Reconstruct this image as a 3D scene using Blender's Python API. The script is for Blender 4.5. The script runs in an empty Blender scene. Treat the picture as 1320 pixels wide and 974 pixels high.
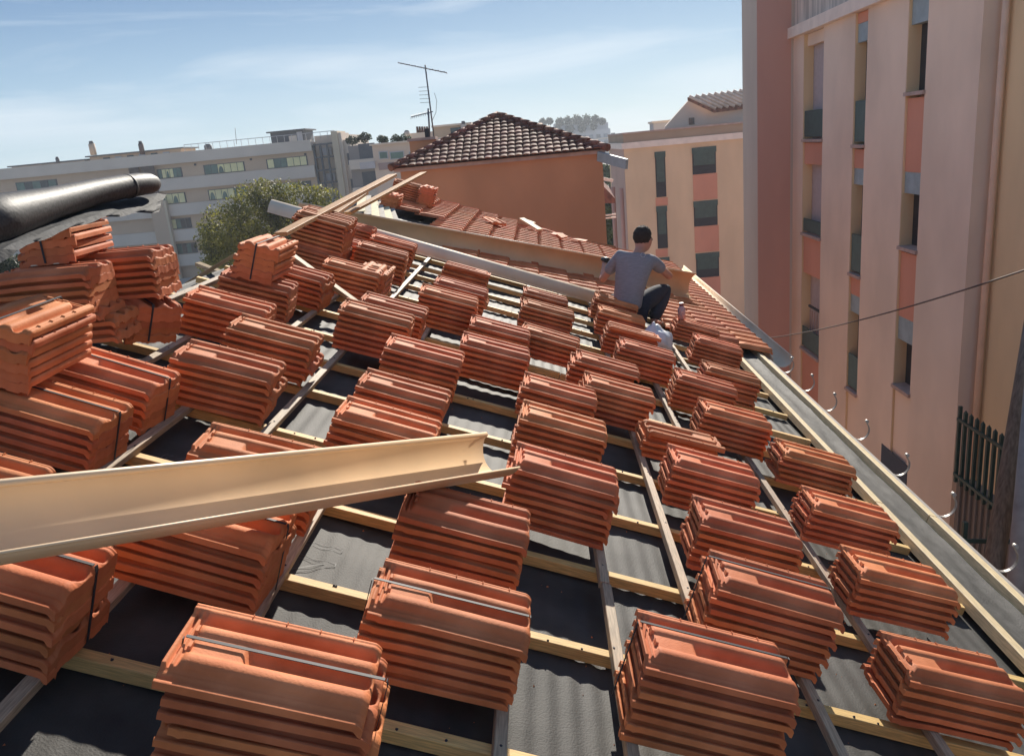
import bpy, bmesh, math, random
from mathutils import Vector, Matrix, noise
random.seed(7)
R = math.radians
S = bpy.context.scene
COL = S.collection

# ------------------------------------------------------------------ camera
RIGHT = Vector((0.9954940881, 0.0331394191, -0.0888442422))
DOWN = Vector((-0.0762076690, -0.2779332772, -0.9575727052))
FWD = Vector((-0.0564261747, 0.9600285787, -0.2741554575))
F_PX, CX, CY = 1043.0, 656.0, 487.0
cam_d = bpy.data.cameras.new('camera')
cam = bpy.data.objects.new('camera', cam_d)
COL.objects.link(cam)
cam.matrix_world = Matrix(((RIGHT.x, -DOWN.x, -FWD.x, 0), (RIGHT.y, -DOWN.y, -FWD.y, 0),
                           (RIGHT.z, -DOWN.z, -FWD.z, 0), (0, 0, 0, 1)))
cam_d.sensor_width = 36
cam_d.lens = 36 * F_PX / 1320
cam_d.shift_x = 4 / 1320
cam_d.clip_start = 0.05
cam_d.clip_end = 3000
S.camera = cam

# ------------------------------------------------------------------ sun, sky, exposure
SUN_AZ, SUN_EL = 8.5, 28.0          # azimuth east of +Y
sun_dir = Vector((math.sin(R(SUN_AZ)) * math.cos(R(SUN_EL)), math.cos(R(SUN_AZ)) * math.cos(R(SUN_EL)), math.sin(R(SUN_EL))))
sd = bpy.data.lights.new('sun', 'SUN')
sd.energy = 5.0
sd.angle = R(0.53)
sd.color = (1.0, 0.93, 0.82)
sun = bpy.data.objects.new('sun', sd)
COL.objects.link(sun)
sun.rotation_euler = sun_dir.to_track_quat('Z', 'Y').to_euler()
W = bpy.data.worlds.new('World')
S.world = W
W.use_nodes = True
nt = W.node_tree
N, LK = nt.nodes, nt.links
bg = N['Background']
sky = N.new('ShaderNodeTexSky')
sky.sky_type = 'NISHITA'
sky.sun_disc = False
sky.sun_elevation = R(SUN_EL)
sky.sun_rotation = R(SUN_AZ)
sky.altitude = 50
sky.air_density = 1.0
sky.dust_density = 0.25
sky.ozone_density = 3.0
tc = N.new('ShaderNodeTexCoord')
mp = N.new('ShaderNodeMapping')
mp.inputs['Rotation'].default_value = (0, R(10), R(-25))
mp.inputs['Scale'].default_value = (1.6, 2.4, 13.0)
n1 = N.new('ShaderNodeTexNoise')
n1.inputs['Scale'].default_value = 1.5
n1.inputs['Detail'].default_value = 7
n1.inputs['Roughness'].default_value = 0.55
n1.inputs['Distortion'].default_value = 0.5
cr = N.new('ShaderNodeValToRGB')
cr.color_ramp.elements[0].position = 0.47
cr.color_ramp.elements[1].position = 0.74
mx = N.new('ShaderNodeMix')
mx.data_type = 'RGBA'
mx.inputs[7].default_value = (4.6, 5.1, 5.5, 1)
mm = N.new('ShaderNodeMath')
mm.operation = 'MULTIPLY'
mm.inputs[1].default_value = 0.62
LK.new(tc.outputs['Generated'], mp.inputs[0])
LK.new(mp.outputs[0], n1.inputs['Vector'])
LK.new(n1.outputs[0], cr.inputs[0])
LK.new(cr.outputs[0], mm.inputs[0])
LK.new(mm.outputs[0], mx.inputs[0])
# thin high veil that evens the sky out
sep = N.new('ShaderNodeSeparateXYZ')
LK.new(tc.outputs['Generated'], sep.inputs[0])
vr = N.new('ShaderNodeValToRGB')
els = vr.color_ramp.elements
els[0].position = 0.0
els[0].color = (2.75, 3.8, 4.4, 1)
els[1].position = 0.40
els[1].color = (0.16, 0.58, 1.6, 1)
e2 = els.new(0.10)
e2.color = (1.35, 2.35, 3.4, 1)
e4 = els.new(0.23)
e4.color = (0.24, 0.80, 2.0, 1)
e3 = els.new(1.0)
e3.color = (0.5, 1.1, 2.3, 1)
LK.new(sep.outputs[2], vr.inputs[0])
veil = N.new('ShaderNodeMix')
veil.data_type = 'RGBA'
veil.inputs[0].default_value = 0.88
LK.new(sky.outputs[0], veil.inputs[6])
LK.new(vr.outputs[0], veil.inputs[7])
LK.new(veil.outputs[2], mx.inputs[6])
LK.new(mx.outputs[2], bg.inputs[0])
bg.inputs[1].default_value = 0.12
S.view_settings.view_transform = 'Standard'
S.view_settings.look = 'None'
S.view_settings.gamma = 1.0
S.view_settings.exposure = 0.62


# ------------------------------------------------------------------ measuring helpers
def ray(px, py):
    return RIGHT * (px - CX) + DOWN * (py - CY) + FWD * F_PX


def at(px, py, Y):                       # point of the vertical plane y = Y seen at this spot
    r = ray(px, py)
    return r * (Y / r.y)


def on_x(px, py, X):                     # point of the plane x = X
    r = ray(px, py)
    return r * (X / r.x)


TH = R(20.0)
BV = Vector((math.cos(TH), 0, -math.sin(TH)))        # down the roof slope
NV = Vector((math.sin(TH), 0, math.cos(TH)))         # roof normal
RD = 1.45
RF = Matrix(((BV.x, 0, NV.x, -NV.x * RD), (BV.y, 1, NV.y, 0), (BV.z, 0, NV.z, -NV.z * RD), (0, 0, 0, 1)))
RFI = RF.inverted()


def rp(s, y, h=0.0):                     # roof coordinates to world
    return RF @ Vector((s, y, h))


def on_roof(px, py, h=0.0):
    r = ray(px, py)
    w = r * (-(RD - h) / r.dot(NV))
    return Vector((w.dot(BV), w.y, h))


# ------------------------------------------------------------------ materials
MATS = {}


def mat(name, col, rough=0.7, var=0.12, scale=8.0, stretch=(1, 1, 1), bump=0.0, bscale=60.0, rand=0.0, metal=0.0,
        spec=0.5, col2=None, detail=5.0, lo=0.35, hi=0.65, coat=0.0):
    if name in MATS:
        return MATS[name]
    m = bpy.data.materials.new(name)
    m.use_nodes = True
    t = m.node_tree
    b = t.nodes['Principled BSDF']
    c = t.nodes.new('ShaderNodeTexCoord')
    p = t.nodes.new('ShaderNodeMapping')
    p.inputs['Scale'].default_value = stretch
    t.links.new(c.outputs['Object'], p.inputs[0])
    n = t.nodes.new('ShaderNodeTexNoise')
    n.inputs['Scale'].default_value = scale
    n.inputs['Detail'].default_value = detail
    t.links.new(p.outputs[0], n.inputs['Vector'])
    r = t.nodes.new('ShaderNodeValToRGB')
    r.color_ramp.elements[0].position = lo
    r.color_ramp.elements[1].position = hi
    a = [max(0, x * (1 - var)) for x in col]
    z = col2 if col2 else [min(1, x * (1 + var)) for x in col]
    r.color_ramp.elements[0].color = (*a, 1)
    r.color_ramp.elements[1].color = (*z, 1)
    t.links.new(n.outputs[0], r.inputs[0])
    out = r.outputs[0]
    if rand:
        oi = t.nodes.new('ShaderNodeObjectInfo')
        h = t.nodes.new('ShaderNodeHueSaturation')
        mr = t.nodes.new('ShaderNodeMapRange')
        mr.inputs[3].default_value = 1 - rand
        mr.inputs[4].default_value = 1 + rand
        t.links.new(oi.outputs['Random'], mr.inputs[0])
        t.links.new(mr.outputs[0], h.inputs['Value'])
        wn = t.nodes.new('ShaderNodeTexWhiteNoise')
        wn.noise_dimensions = '1D'
        t.links.new(oi.outputs['Random'], wn.inputs['W'])
        m2 = t.nodes.new('ShaderNodeMapRange')
        m2.inputs[3].default_value = 0.5 - rand * 0.035
        m2.inputs[4].default_value = 0.5 + rand * 0.035
        t.links.new(wn.outputs[0], m2.inputs[0])
        t.links.new(m2.outputs[0], h.inputs['Hue'])
        t.links.new(out, h.inputs['Color'])
        out = h.outputs[0]
    t.links.new(out, b.inputs['Base Color'])
    b.inputs['Roughness'].default_value = rough
    b.inputs['Metallic'].default_value = metal
    b.inputs['Specular IOR Level'].default_value = spec
    b.inputs['Coat Weight'].default_value = coat
    if bump:
        n2 = t.nodes.new('ShaderNodeTexNoise')
        n2.inputs['Scale'].default_value = bscale
        n2.inputs['Detail'].default_value = 4
        t.links.new(p.outputs[0], n2.inputs['Vector'])
        bp = t.nodes.new('ShaderNodeBump')
        bp.inputs['Strength'].default_value = bump
        bp.inputs['Distance'].default_value = 0.01
        t.links.new(n2.outputs[0], bp.inputs['Height'])
        t.links.new(bp.outputs[0], b.inputs['Normal'])
    MATS[name] = m
    return m


TILE = mat('terracotta', (0.58, 0.17, 0.062), 0.7, 0.18, 6, bump=0.14, bscale=140, rand=0.17, spec=0.2, col2=(0.68, 0.235, 0.10), detail=9)
OLDTILE = mat('weathered_terracotta', (0.20, 0.082, 0.055), 0.75, 0.4, 5, bump=0.2, bscale=60, rand=0.35, spec=0.25)
WOODX = mat('pine_along_slope', (0.66, 0.42, 0.155), 0.65, 0.2, 14, (1, 16, 16), 0.15, 30, rand=0.14)
WOODY = mat('pine_along_eave', (0.37, 0.275, 0.185), 0.65, 0.25, 14, (16, 1, 16), 0.15, 30, rand=0.16)
WOODL = mat('pale_pine_along_eave', (0.60, 0.47, 0.27), 0.65, 0.2, 14, (16, 1, 16), 0.15, 30, rand=0.08)
PLANK = mat('plank_wood', (0.42, 0.21, 0.075), 0.6, 0.25, 9, (1, 14, 14), 0.15, 30, rand=0.12)
PLANKG = mat('grey_plank_wood', (0.36, 0.25, 0.12), 0.65, 0.25, 9, (1, 14, 14), 0.15, 30, rand=0.12)
FELT = mat('roofing_membrane', (0.050, 0.047, 0.043), 0.68, 0.45, 3.5, (1, 1, 1), 0.2, 160, spec=0.35, detail=9)
PRINT = mat('membrane_print', (0.13, 0.13, 0.13), 0.7, 0.1)
FASC = mat('grey_eave_trim', (0.33, 0.30, 0.27), 0.55, 0.15, 6)
GUTT = mat('tan_gutter_plastic', (0.74, 0.53, 0.325), 0.45, 0.10, 2.5, (1, 1, 1), 0.05, 14, spec=0.5)
GUTW = mat('pale_gutter_plastic', (0.78, 0.64, 0.48), 0.65, 0.08, 3, spec=0.25)
STRAP = mat('black_strap', (0.03, 0.03, 0.035), 0.6, 0.1, spec=0.35)
BITU = mat('bitumen_roll', (0.035, 0.033, 0.033), 0.58, 0.5, 12, (1, 7, 7), 0.12, 10, spec=0.5)
HOOKM = mat('galvanised_hook', (0.33, 0.3, 0.27), 0.45, 0.12, metal=0.3)
OCHRE = mat('orange_render', (0.58, 0.29, 0.155), 0.9, 0.11, 0.7, (1, 1, 0.55), 0.10, 25)
CREAM = mat('cream_render', (0.74, 0.53, 0.34), 0.9, 0.07, 0.9, (1, 1, 0.35), 0.08, 30)
PILAS = mat('pilaster_render', (0.8, 0.625, 0.49), 0.9, 0.09, 0.8, (1, 0.8, 0.5), 0.12, 14)
JAMB = mat('yellow_render_and_bounce', (0.8, 0.6, 0.35), 0.9, 0.07, 1.0, (1, 1, 0.35), 0.08, 30)  # the yellow wall's own colour; on the jambs it paints bounced light
SALMON = mat('salmon_render', (0.66, 0.29, 0.19), 0.9, 0.07, 1.0, (1, 1, 0.4), 0.08, 30)
BROWNR = mat('brown_red_render', (0.62, 0.335, 0.26), 0.9, 0.06, 0.8, (1, 1, 0.3), 0.08, 30)
GREYR = mat('grey_render', (0.56, 0.46, 0.38), 0.9, 0.07, 0.8, (1, 1, 0.3), 0.08, 30)
CONC = mat('stained_concrete', (0.6, 0.52, 0.45), 0.9, 0.28, 1.6, (3, 3, 0.35), 0.12, 20)
WHITE = mat('white_cornice', (0.85, 0.715, 0.611), 0.8, 0.06, 3)
BLUEG = mat('blue_grey_box', (0.3, 0.375, 0.4), 0.6, 0.1, 6)
GREEN = mat('dark_green_shutter', (0.04, 0.085, 0.078), 0.5, 0.12, 6)
GRNF = mat('green_fence_paint', (0.02, 0.06, 0.052), 0.4, 0.12, 6)
DARK = mat('dark_opening', (0.02, 0.022, 0.03), 0.6, 0.1)
SILL = mat('stone_sill', (0.46, 0.33, 0.28), 0.8, 0.12, 6)
PIPE = mat('drainpipe_paint', (0.78, 0.533, 0.377), 0.6, 0.06, 3)
POLE = mat('weathered_pole', (0.20, 0.16, 0.12), 0.85, 0.3, 5, (8, 8, 0.6), 0.3, 20)
RIBW = mat('grey_ribbed_wall', (0.20, 0.18, 0.165), 0.85, 0.15, 3, (1, 1, 0.3))
FARW = mat('far_beige_wall', (0.64, 0.47, 0.33), 0.9, 0.06, 0.25)
FARB = mat('far_grey_band', (0.72, 0.61, 0.5), 0.9, 0.06, 0.25)
FARP = mat('far_pale_wall', (0.65, 0.533, 0.429), 0.9, 0.06, 0.25)
FARC = mat('far_cream_pillar', (0.676, 0.546, 0.39), 0.9, 0.06, 0.3)
FARD = mat('far_dark_grey', (0.11, 0.115, 0.125), 0.7, 0.12, 0.4)
FARBL = mat('far_bluish_wall', (0.48, 0.47, 0.48), 0.9, 0.1, 0.2)
REFL = mat('yellow_painted_reflection', (0.88, 0.8, 0.44), 0.8, 0.06, 1.5)  # bright reflections in the far glass, painted as yellow panes
PANEG = mat('green_glass', (0.11, 0.18, 0.15), 0.15, 0.2, 1.0)
PANED = mat('dark_glass', (0.03, 0.04, 0.05), 0.1, 0.2, 1.0)
GROUND = mat('pale_paving', (0.42, 0.38, 0.33), 0.9, 0.2, 0.4, bump=0.2, bscale=8)
LEAF = mat('olive_foliage', (0.085, 0.105, 0.022), 0.6, 0.45, 0.9, col2=(0.30, 0.28, 0.045), rand=0)
LEAFD = mat('dark_foliage', (0.03, 0.055, 0.022), 0.6, 0.4, 1.2, col2=(0.055, 0.085, 0.03))
LEAFB = mat('bright_foliage', (0.07, 0.12, 0.03), 0.6, 0.4, 0.8, col2=(0.14, 0.19, 0.06))
BARK = mat('bark', (0.12, 0.085, 0.06), 0.9, 0.3, 6)
SKIN = mat('skin', (0.50, 0.24, 0.16), 0.5, 0.06, 10)
SHIRT = mat('grey_shirt', (0.25, 0.25, 0.275), 0.9, 0.10, 20, (1, 1, 6), 0.2, 60)
JEANS = mat('dark_trousers', (0.022, 0.026, 0.04), 0.85, 0.2, 30, bump=0.2, bscale=60)
HAIR = mat('dark_hair', (0.022, 0.014, 0.010), 0.85, 0.3, 60, bump=0.4, bscale=120)
BLACK = mat('black_plastic', (0.015, 0.015, 0.017), 0.4, 0.1)
BAGM = mat('white_plastic_bag', (0.62, 0.62, 0.64), 0.45, 0.08, 10)
SHOE = mat('shoe_leather', (0.09, 0.06, 0.04), 0.6, 0.2)
BOTTLE = mat('pink_bottle_plastic', (0.62, 0.36, 0.34), 0.25, 0.1)
REDC = mat('dark_red_cap', (0.25, 0.03, 0.03), 0.4, 0.1)
ALU = mat('antenna_metal', (0.20, 0.20, 0.21), 0.5, 0.1, metal=0.4)
DEBW = mat('pale_splintered_wood', (0.68, 0.58, 0.36), 0.7, 0.15, 20)
FELTW = mat('pale_felt', (0.46, 0.42, 0.36), 0.85, 0.15, 12)
CABLE = mat('cable_sheath', (0.10, 0.07, 0.055), 0.6, 0.1)


for m_ in (LEAF, LEAFD, LEAFB):
    t_ = m_.node_tree
    b_ = t_.nodes['Principled BSDF']
    tr_ = t_.nodes.new('ShaderNodeBsdfTranslucent')
    mx_ = t_.nodes.new('ShaderNodeMixShader')
    mx_.inputs[0].default_value = 0.45
    src = b_.inputs['Base Color'].links[0].from_socket
    t_.links.new(src, tr_.inputs[0])
    t_.links.new(b_.outputs[0], mx_.inputs[1])
    t_.links.new(tr_.outputs[0], mx_.inputs[2])
    t_.links.new(mx_.outputs[0], t_.nodes['Material Output'].inputs[0])


# ------------------------------------------------------------------ mesh helpers
class MB:
    def __init__(self):
        self.v, self.f, self.sm = [], [], []

    def add(self, vs, fs, smooth=False):
        o = len(self.v)
        self.v += [tuple(x) for x in vs]
        self.f += [tuple(i + o for i in q) for q in fs]
        self.sm += [smooth] * len(fs)
        return self

    def box(self, lo, hi, m=None):
        x0, y0, z0 = lo
        x1, y1, z1 = hi
        vs = [Vector(p) for p in ((x0, y0, z0), (x1, y0, z0), (x1, y1, z0), (x0, y1, z0),
                                  (x0, y0, z1), (x1, y0, z1), (x1, y1, z1), (x0, y1, z1))]
        if m:
            vs = [m @ p for p in vs]
        return self.add(vs, ((3, 2, 1, 0), (4, 5, 6, 7), (0, 1, 5, 4), (1, 2, 6, 5), (2, 3, 7, 6), (3, 0, 4, 7)))

    def cbox(self, lo, hi, c=0.003, m=None):       # box with chamfered long edges on top
        x0, y0, z0 = lo
        x1, y1, z1 = hi
        dx, dy = x1 - x0, y1 - y0
        if dx > dy:
            prof = [(y0, z0), (y1, z0), (y1, z1 - c), (y1 - c, z1), (y0 + c, z1), (y0, z1 - c)]
            vs = [Vector((x0, a, b)) for a, b in prof] + [Vector((x1, a, b)) for a, b in prof]
        else:
            prof = [(x1, z0), (x0, z0), (x0, z1 - c), (x0 + c, z1), (x1 - c, z1), (x1, z1 - c)]
            vs = [Vector((a, y0, b)) for a, b in prof] + [Vector((a, y1, b)) for a, b in prof]
        if m:
            vs = [m @ p for p in vs]
        k = 6
        fs = [tuple(range(k))[::-1], tuple(range(k, 2 * k))] + [(i, (i + 1) % k, k + (i + 1) % k, k + i) for i in range(k)]
        return self.add(vs, fs)

    def plank(self, a, b, w, t, up=Vector((0, 0, 1))):
        a, b = Vector(a), Vector(b)
        d = (b - a).normalized()
        s = d.cross(up).normalized()
        u = s.cross(d).normalized()
        L = (b - a).length
        m = Matrix(((d.x, s.x, u.x, a.x), (d.y, s.y, u.y, a.y), (d.z, s.z, u.z, a.z), (0, 0, 0, 1)))
        return self.box((0, -w / 2, -t / 2), (L, w / 2, t / 2), m)

    def tube(self, pts, r, n=8, caps=True, smooth=True):
        pts = [Vector(p) for p in pts]
        rs = r if isinstance(r, (list, tuple)) else [r] * len(pts)
        vs, fs = [], []
        prev = None
        for i, p in enumerate(pts):
            d = (pts[min(i + 1, len(pts) - 1)] - pts[max(i - 1, 0)]).normalized()
            ref = Vector((0, 0, 1)) if abs(d.z) < 0.9 else Vector((1, 0, 0))
            if prev is None:
                s = d.cross(ref).normalized()
            else:
                s = (prev - d * prev.dot(d)).normalized()
            prev = s
            u = s.cross(d)
            for k in range(n):
                a = 2 * math.pi * k / n
                vs.append(p + (s * math.cos(a) + u * math.sin(a)) * rs[i])
        for i in range(len(pts) - 1):
            for k in range(n):
                fs.append((i * n + k, i * n + (k + 1) % n, (i + 1) * n + (k + 1) % n, (i + 1) * n + k))
        self.add(vs, fs, smooth)
        if caps:
            o = len(vs)
            self.f += [tuple(len(self.v) - o + k for k in range(n))[::-1], tuple(len(self.v) - n + k for k in range(n))]
            self.sm += [False, False]
        return self

    def prism(self, pts, d):                       # polygon extruded by vector d
        n = len(pts)
        pts = [Vector(p) for p in pts]
        vs = pts + [p + Vector(d) for p in pts]
        return self.add(vs, [tuple(range(n))[::-1], tuple(range(n, 2 * n))] + [(i, (i + 1) % n, n + (i + 1) % n, n + i) for i in range(n)])

    def mesh(self, name):
        me = bpy.data.meshes.new(name)
        me.from_pydata(self.v, [], self.f)
        me.polygons.foreach_set('use_smooth', self.sm)
        me.update()
        return me

    def fix(self, me):
        b = bmesh.new()
        b.from_mesh(me)
        bmesh.ops.recalc_face_normals(b, faces=b.faces)
        b.to_mesh(me)
        b.free()


def link(name, me, m=None, parent=None, mw=None):
    o = bpy.data.objects.new(name, me)
    COL.objects.link(o)
    if m and me and not me.materials:
        me.materials.append(m)
    if parent:
        o.parent = parent
    if mw is not None:
        o.matrix_local = mw
    return o


def build(name, mb, m, parent=None, mw=None, fix=True):
    me = mb.mesh(name)
    if fix:
        mb.fix(me)
    return link(name, me, m, parent, mw)


def tag(o, label, cat, group=None):
    o['label'] = label
    o['category'] = cat
    if group:
        o['group'] = group
    return o


def thing(name, label, cat, loc=(0, 0, 0), group=None, mw=None):
    o = bpy.data.objects.new(name, None)
    COL.objects.link(o)
    o.empty_display_size = 0.2
    if mw is not None:
        o.matrix_world = mw
    else:
        o.location = loc
    return tag(o, label, cat, group)


def structure(o):
    o['kind'] = 'structure'
    return o


def T(x, y, z):
    return Matrix.Translation((x, y, z))


# ------------------------------------------------------------------ ground
GZ = -11.0
structure(build('ground', MB().add([(-600, -300, GZ), (600, -300, GZ), (600, 1500, GZ), (-600, 1500, GZ)], [(0, 1, 2, 3)]), GROUND))


# ------------------------------------------------------------------ the tile
TL, TW, TP = 0.44, 0.25, 0.036


def smooth(a, b, x):
    t = max(0.0, min(1.0, (x - a) / (b - a)))
    return t * t * (3 - 2 * t)


PROF = [(0, .0175), (.03, .0195), (.045, .015), (.075, .015), (.09, .021), (.125, .0215), (.14, .022), (.175, .040), (.21, .0455),
        (.285, .0455), (.33, .040), (.36, .022), (.395, .014), (.48, .013), (.53, .018), (.57, .038), (.61, .045), (.69, .0455),
        (.725, .038), (.75, .018), (.78, .013), (.83, .013), (.855, .028), (.875, .043), (.90, .047), (.935, .046), (.945, .0435),
        (.955, .0465), (.985, .045), (1.0, .034)]


def prof(v):
    for (a, za), (b, zb) in zip(PROF, PROF[1:]):
        if v <= b:
            return za + (zb - za) * (v - a) / (b - a)
    return PROF[-1][1]


def tile_top(u, v):
    z = prof(v)
    if 0.32 < v < 0.60:                                   # filled panel near the head
        z = max(z, z + (0.0385 - z) * smooth(0.40, 0.33, u))
    if v > 0.14:
        if 0.72 < v < 0.87:
            z = max(z, z + (0.030 - z) * smooth(0.10, 0.05, u))
        k = smooth(0.085, 0.065, u)
        if k > 0 and v < 0.88:
            hz = 0.036 if u < 0.022 else (0.024 if u < 0.040 else (0.035 if u < 0.055 else 0.029))
            z = z + (hz - z) * k
        vc, hw = (0.455, 0.12) if v < 0.6 else (0.80, 0.09)
        q = max(0, 1 - ((v - vc) / hw) ** 2)
        st = 0.945 + 0.03 * q
        z = max(z, z + (0.040 - z) * smooth(st - 0.006, st + 0.018, u)) if u > 0.9 else z
    if u > 0.95:
        z -= 0.013 * ((u - 0.95) / 0.05) ** 2
    return z


def tile_mesh(name, us, vs):
    vv, ff, sm = [], [], []
    nu, nv = len(us), len(vs)
    for u in us:
        for v in vs:
            vv.append((u * TL, v * TW, tile_top(u, v)))
    for u in us:
        for v in vs:
            z = tile_top(u, v)
            if v <= 0.13:
                b = 0.0 if u < 0.955 else -0.013 * min(1, (u - 0.955) / 0.03)
            else:
                b = z - (0.015 if u < 0.955 else 0.015 + 0.018 * min(1, (u - 0.955) / 0.025))
                if v > 0.96:
                    b = min(b, 0.022)
            vv.append((u * TL, v * TW, b))
    o = nu * nv
    for i in range(nu - 1):
        for j in range(nv - 1):
            a = i * nv + j
            ff.append((a, a + nv, a + nv + 1, a + 1)); sm.append(True)
            ff.append((o + a, o + a + 1, o + a + nv + 1, o + a + nv)); sm.append(True)
    for i in range(nu - 1):
        a = i * nv
        ff.append((a, o + a, o + a + nv, a + nv)); sm.append(False)
        a = i * nv + nv - 1
        ff.append((a, a + nv, o + a + nv, o + a)); sm.append(False)
    for j in range(nv - 1):
        ff.append((j, j + 1, o + j + 1, o + j)); sm.append(False)
        a = (nu - 1) * nv + j
        ff.append((a, o + a, o + a + 1, a + 1)); sm.append(False)
    if name == 'roof_tile':                               # the laid ones show the high overlap roll
        vv = [(x_, y_, z_ + (0.008 * smooth(.83, .89, y_ / TW) - .006 * smooth(.53, .6, y_ / TW) * (1 - smooth(.70, .75, y_ / TW)))) for x_, y_, z_ in vv]
    if name == 'tile':                                    # nibs on the head panel and the far roll
        for (cu, cv, ru, rv, dz) in ((.085, .40, .012, .05, .010), (.075, .62, .012, .05, .012), (.30, .955, .006, .03, .004),
                                     (.48, .955, .006, .03, .004), (.66, .955, .006, .03, .004), (.84, .955, .006, .03, .004)):
            z0 = tile_top(cu, cv)
            k = len(vv)
            x0, x1, y0, y1 = (cu - ru) * TL, (cu + ru) * TL, (cv - rv) * TW, (cv + rv) * TW
            vv += [(x0, y0, z0 - .003), (x1, y0, z0 - .003), (x1, y1, z0 - .003), (x0, y1, z0 - .003),
                   (x0 + .002, y0 + .002, z0 + dz), (x1 - .002, y0 + .002, z0 + dz), (x1 - .002, y1 - .002, z0 + dz), (x0 + .002, y1 - .002, z0 + dz)]
            for q in ((4, 5, 6, 7), (0, 1, 5, 4), (1, 2, 6, 5), (2, 3, 7, 6), (3, 0, 4, 7)):
                ff.append(tuple(k + e for e in q)); sm.append(False)
    me = bpy.data.meshes.new(name)
    me.from_pydata(vv, [], ff)
    me.polygons.foreach_set('use_smooth', sm)
    me.update()
    me.materials.append(TILE)
    return me


US = [0, .004, .020, .024, .038, .042, .053, .058, .068, .085, .11, .33, .345, .36, .375, .395, .6, .85, .93, .94, .95, .958, .966, .974, .982, .99, 1.0]
VS = [0, .006, .03, .045, .075, .09, .125, .14, .155, .175, .19, .21, .25, .285, .31, .33, .345, .36, .375, .395, .44, .48, .51, .53, .55, .57, .59,
      .61, .65, .69, .71, .725, .74, .75, .765, .78, .805, .83, .845, .855, .865, .875, .90, .935, .945, .955, .985, 1.0]
TILE_ME = tile_mesh('tile', US, VS)
TILES = [TILE_ME]
for kvar in range(4):
    mev = TILE_ME.copy()
    rnd = random.Random(100 + kvar)
    warp = [rnd.uniform(-1, 1) for _ in range(4)]
    chips = [(rnd.choice((0.0, TL)), rnd.uniform(0, TW), rnd.uniform(.006, .016)) for _ in range(3)]
    chips += [(rnd.uniform(0, TL), rnd.choice((0.0, TW)), rnd.uniform(.005, .012)) for _ in range(3)]
    for v in mev.vertices:
        c = v.co
        u_, w_ = c.x / TL, c.y / TW
        c.z += .0016 * warp[0] * math.sin(math.pi * u_) + .0014 * warp[1] * (u_ - .5) * (w_ - .5) * 4
        c.y += .0014 * noise.noise(Vector((c.x * 30, kvar * 7.0, c.z * 20)))
        c.x += .0012 * noise.noise(Vector((c.y * 40, kvar * 3.0, 4)))
        for cx_, cy_, cr_ in chips:
            dq = math.hypot(c.x - cx_, c.y - cy_)
            if dq < cr_:
                c.z -= (cr_ - dq) * .45
    TILES.append(mev)
TILE_LO = tile_mesh('roof_tile', [0, .03, .06, .33, .40, .93, .955, .975, 1.0],
                    [0, .045, .09, .14, .175, .21, .285, .33, .36, .395, .48, .53, .57, .61, .69, .725, .75, .78, .83, .875, .9, .985, 1.0])

# ------------------------------------------------------------------ the house we stand on
EAVE_S = 2.93
RIDGE_S = -2.12
house = thing('house_roof', 'low pitched roof being retiled, black membrane and pine battens in front, terracotta tiles laid at its far end', 'roof', (0, 6, GZ))
HI = Matrix.Translation((0, 6, GZ)).inverted()
HR = HI @ RF                              # local matrix that puts a child into roof coordinates
NY0, NY1 = -1.5, 15.1


def felt_h(s, y):
    a = 0.55 + 0.6 * noise.noise(Vector((s * 1.3, y * 1.1, 3.1)))
    z = 0.0030 * a * math.sin(s * 2 * math.pi / 0.072 + 0.6 * math.sin(y * 2.1))
    z += 0.012 * noise.noise(Vector((s * 2.2, y * 1.6, 0))) + 0.0022 * noise.noise(Vector((s * 9, y * 5, 5)))
    return z


mb = MB()
ns = [RIDGE_S + i * 0.0125 for i in range(int((EAVE_S - RIDGE_S) / 0.0125) + 1)]
ny = [NY0 + 0.045 * i for i in range(int((9.0 - NY0) / 0.045) + 1)] + [9.5, 11, 13, NY1]
vs = [(s, y, -0.082 + felt_h(s, y) * (1.0 if s < 2.5 else 0.5)) for y in ny for s in ns]
k = len(ns)
mb.add(vs, [(j * k + i, j * k + i + 1, (j + 1) * k + i + 1, (j + 1) * k + i) for j in range(len(ny) - 1) for i in range(k - 1)], True)
build('roofing_membrane', mb, FELT, house, HR, fix=False)
# strip of membrane turned up between the two eave battens
mb = MB()
ss = [2.515 + 0.02 * i for i in range(15)]
yy = [NY0 + 0.06 * i for i in range(int((8.6 - NY0) / 0.06) + 1)]
k = len(ss)
mb.add([(s, y, -0.030 - 0.022 * math.sin((s - 2.515) / 0.28 * math.pi) + 0.010 * noise.noise(Vector((s * 14, y * 2.2, 9))) +
         0.004 * noise.noise(Vector((s * 30, y * 14, 2)))) for y in yy for s in ss],
       [(j * k + i, j * k + i + 1, (j + 1) * k + i + 1, (j + 1) * k + i) for j in range(len(yy) - 1) for i in range(k - 1)], True)
build('eave_membrane_strip', mb, mat('worn_membrane', (0.055, 0.052, 0.048), 0.7, 0.4, 9, (3, 1, 1), 0.4, 90, spec=0.3), house, HR, fix=False)
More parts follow.
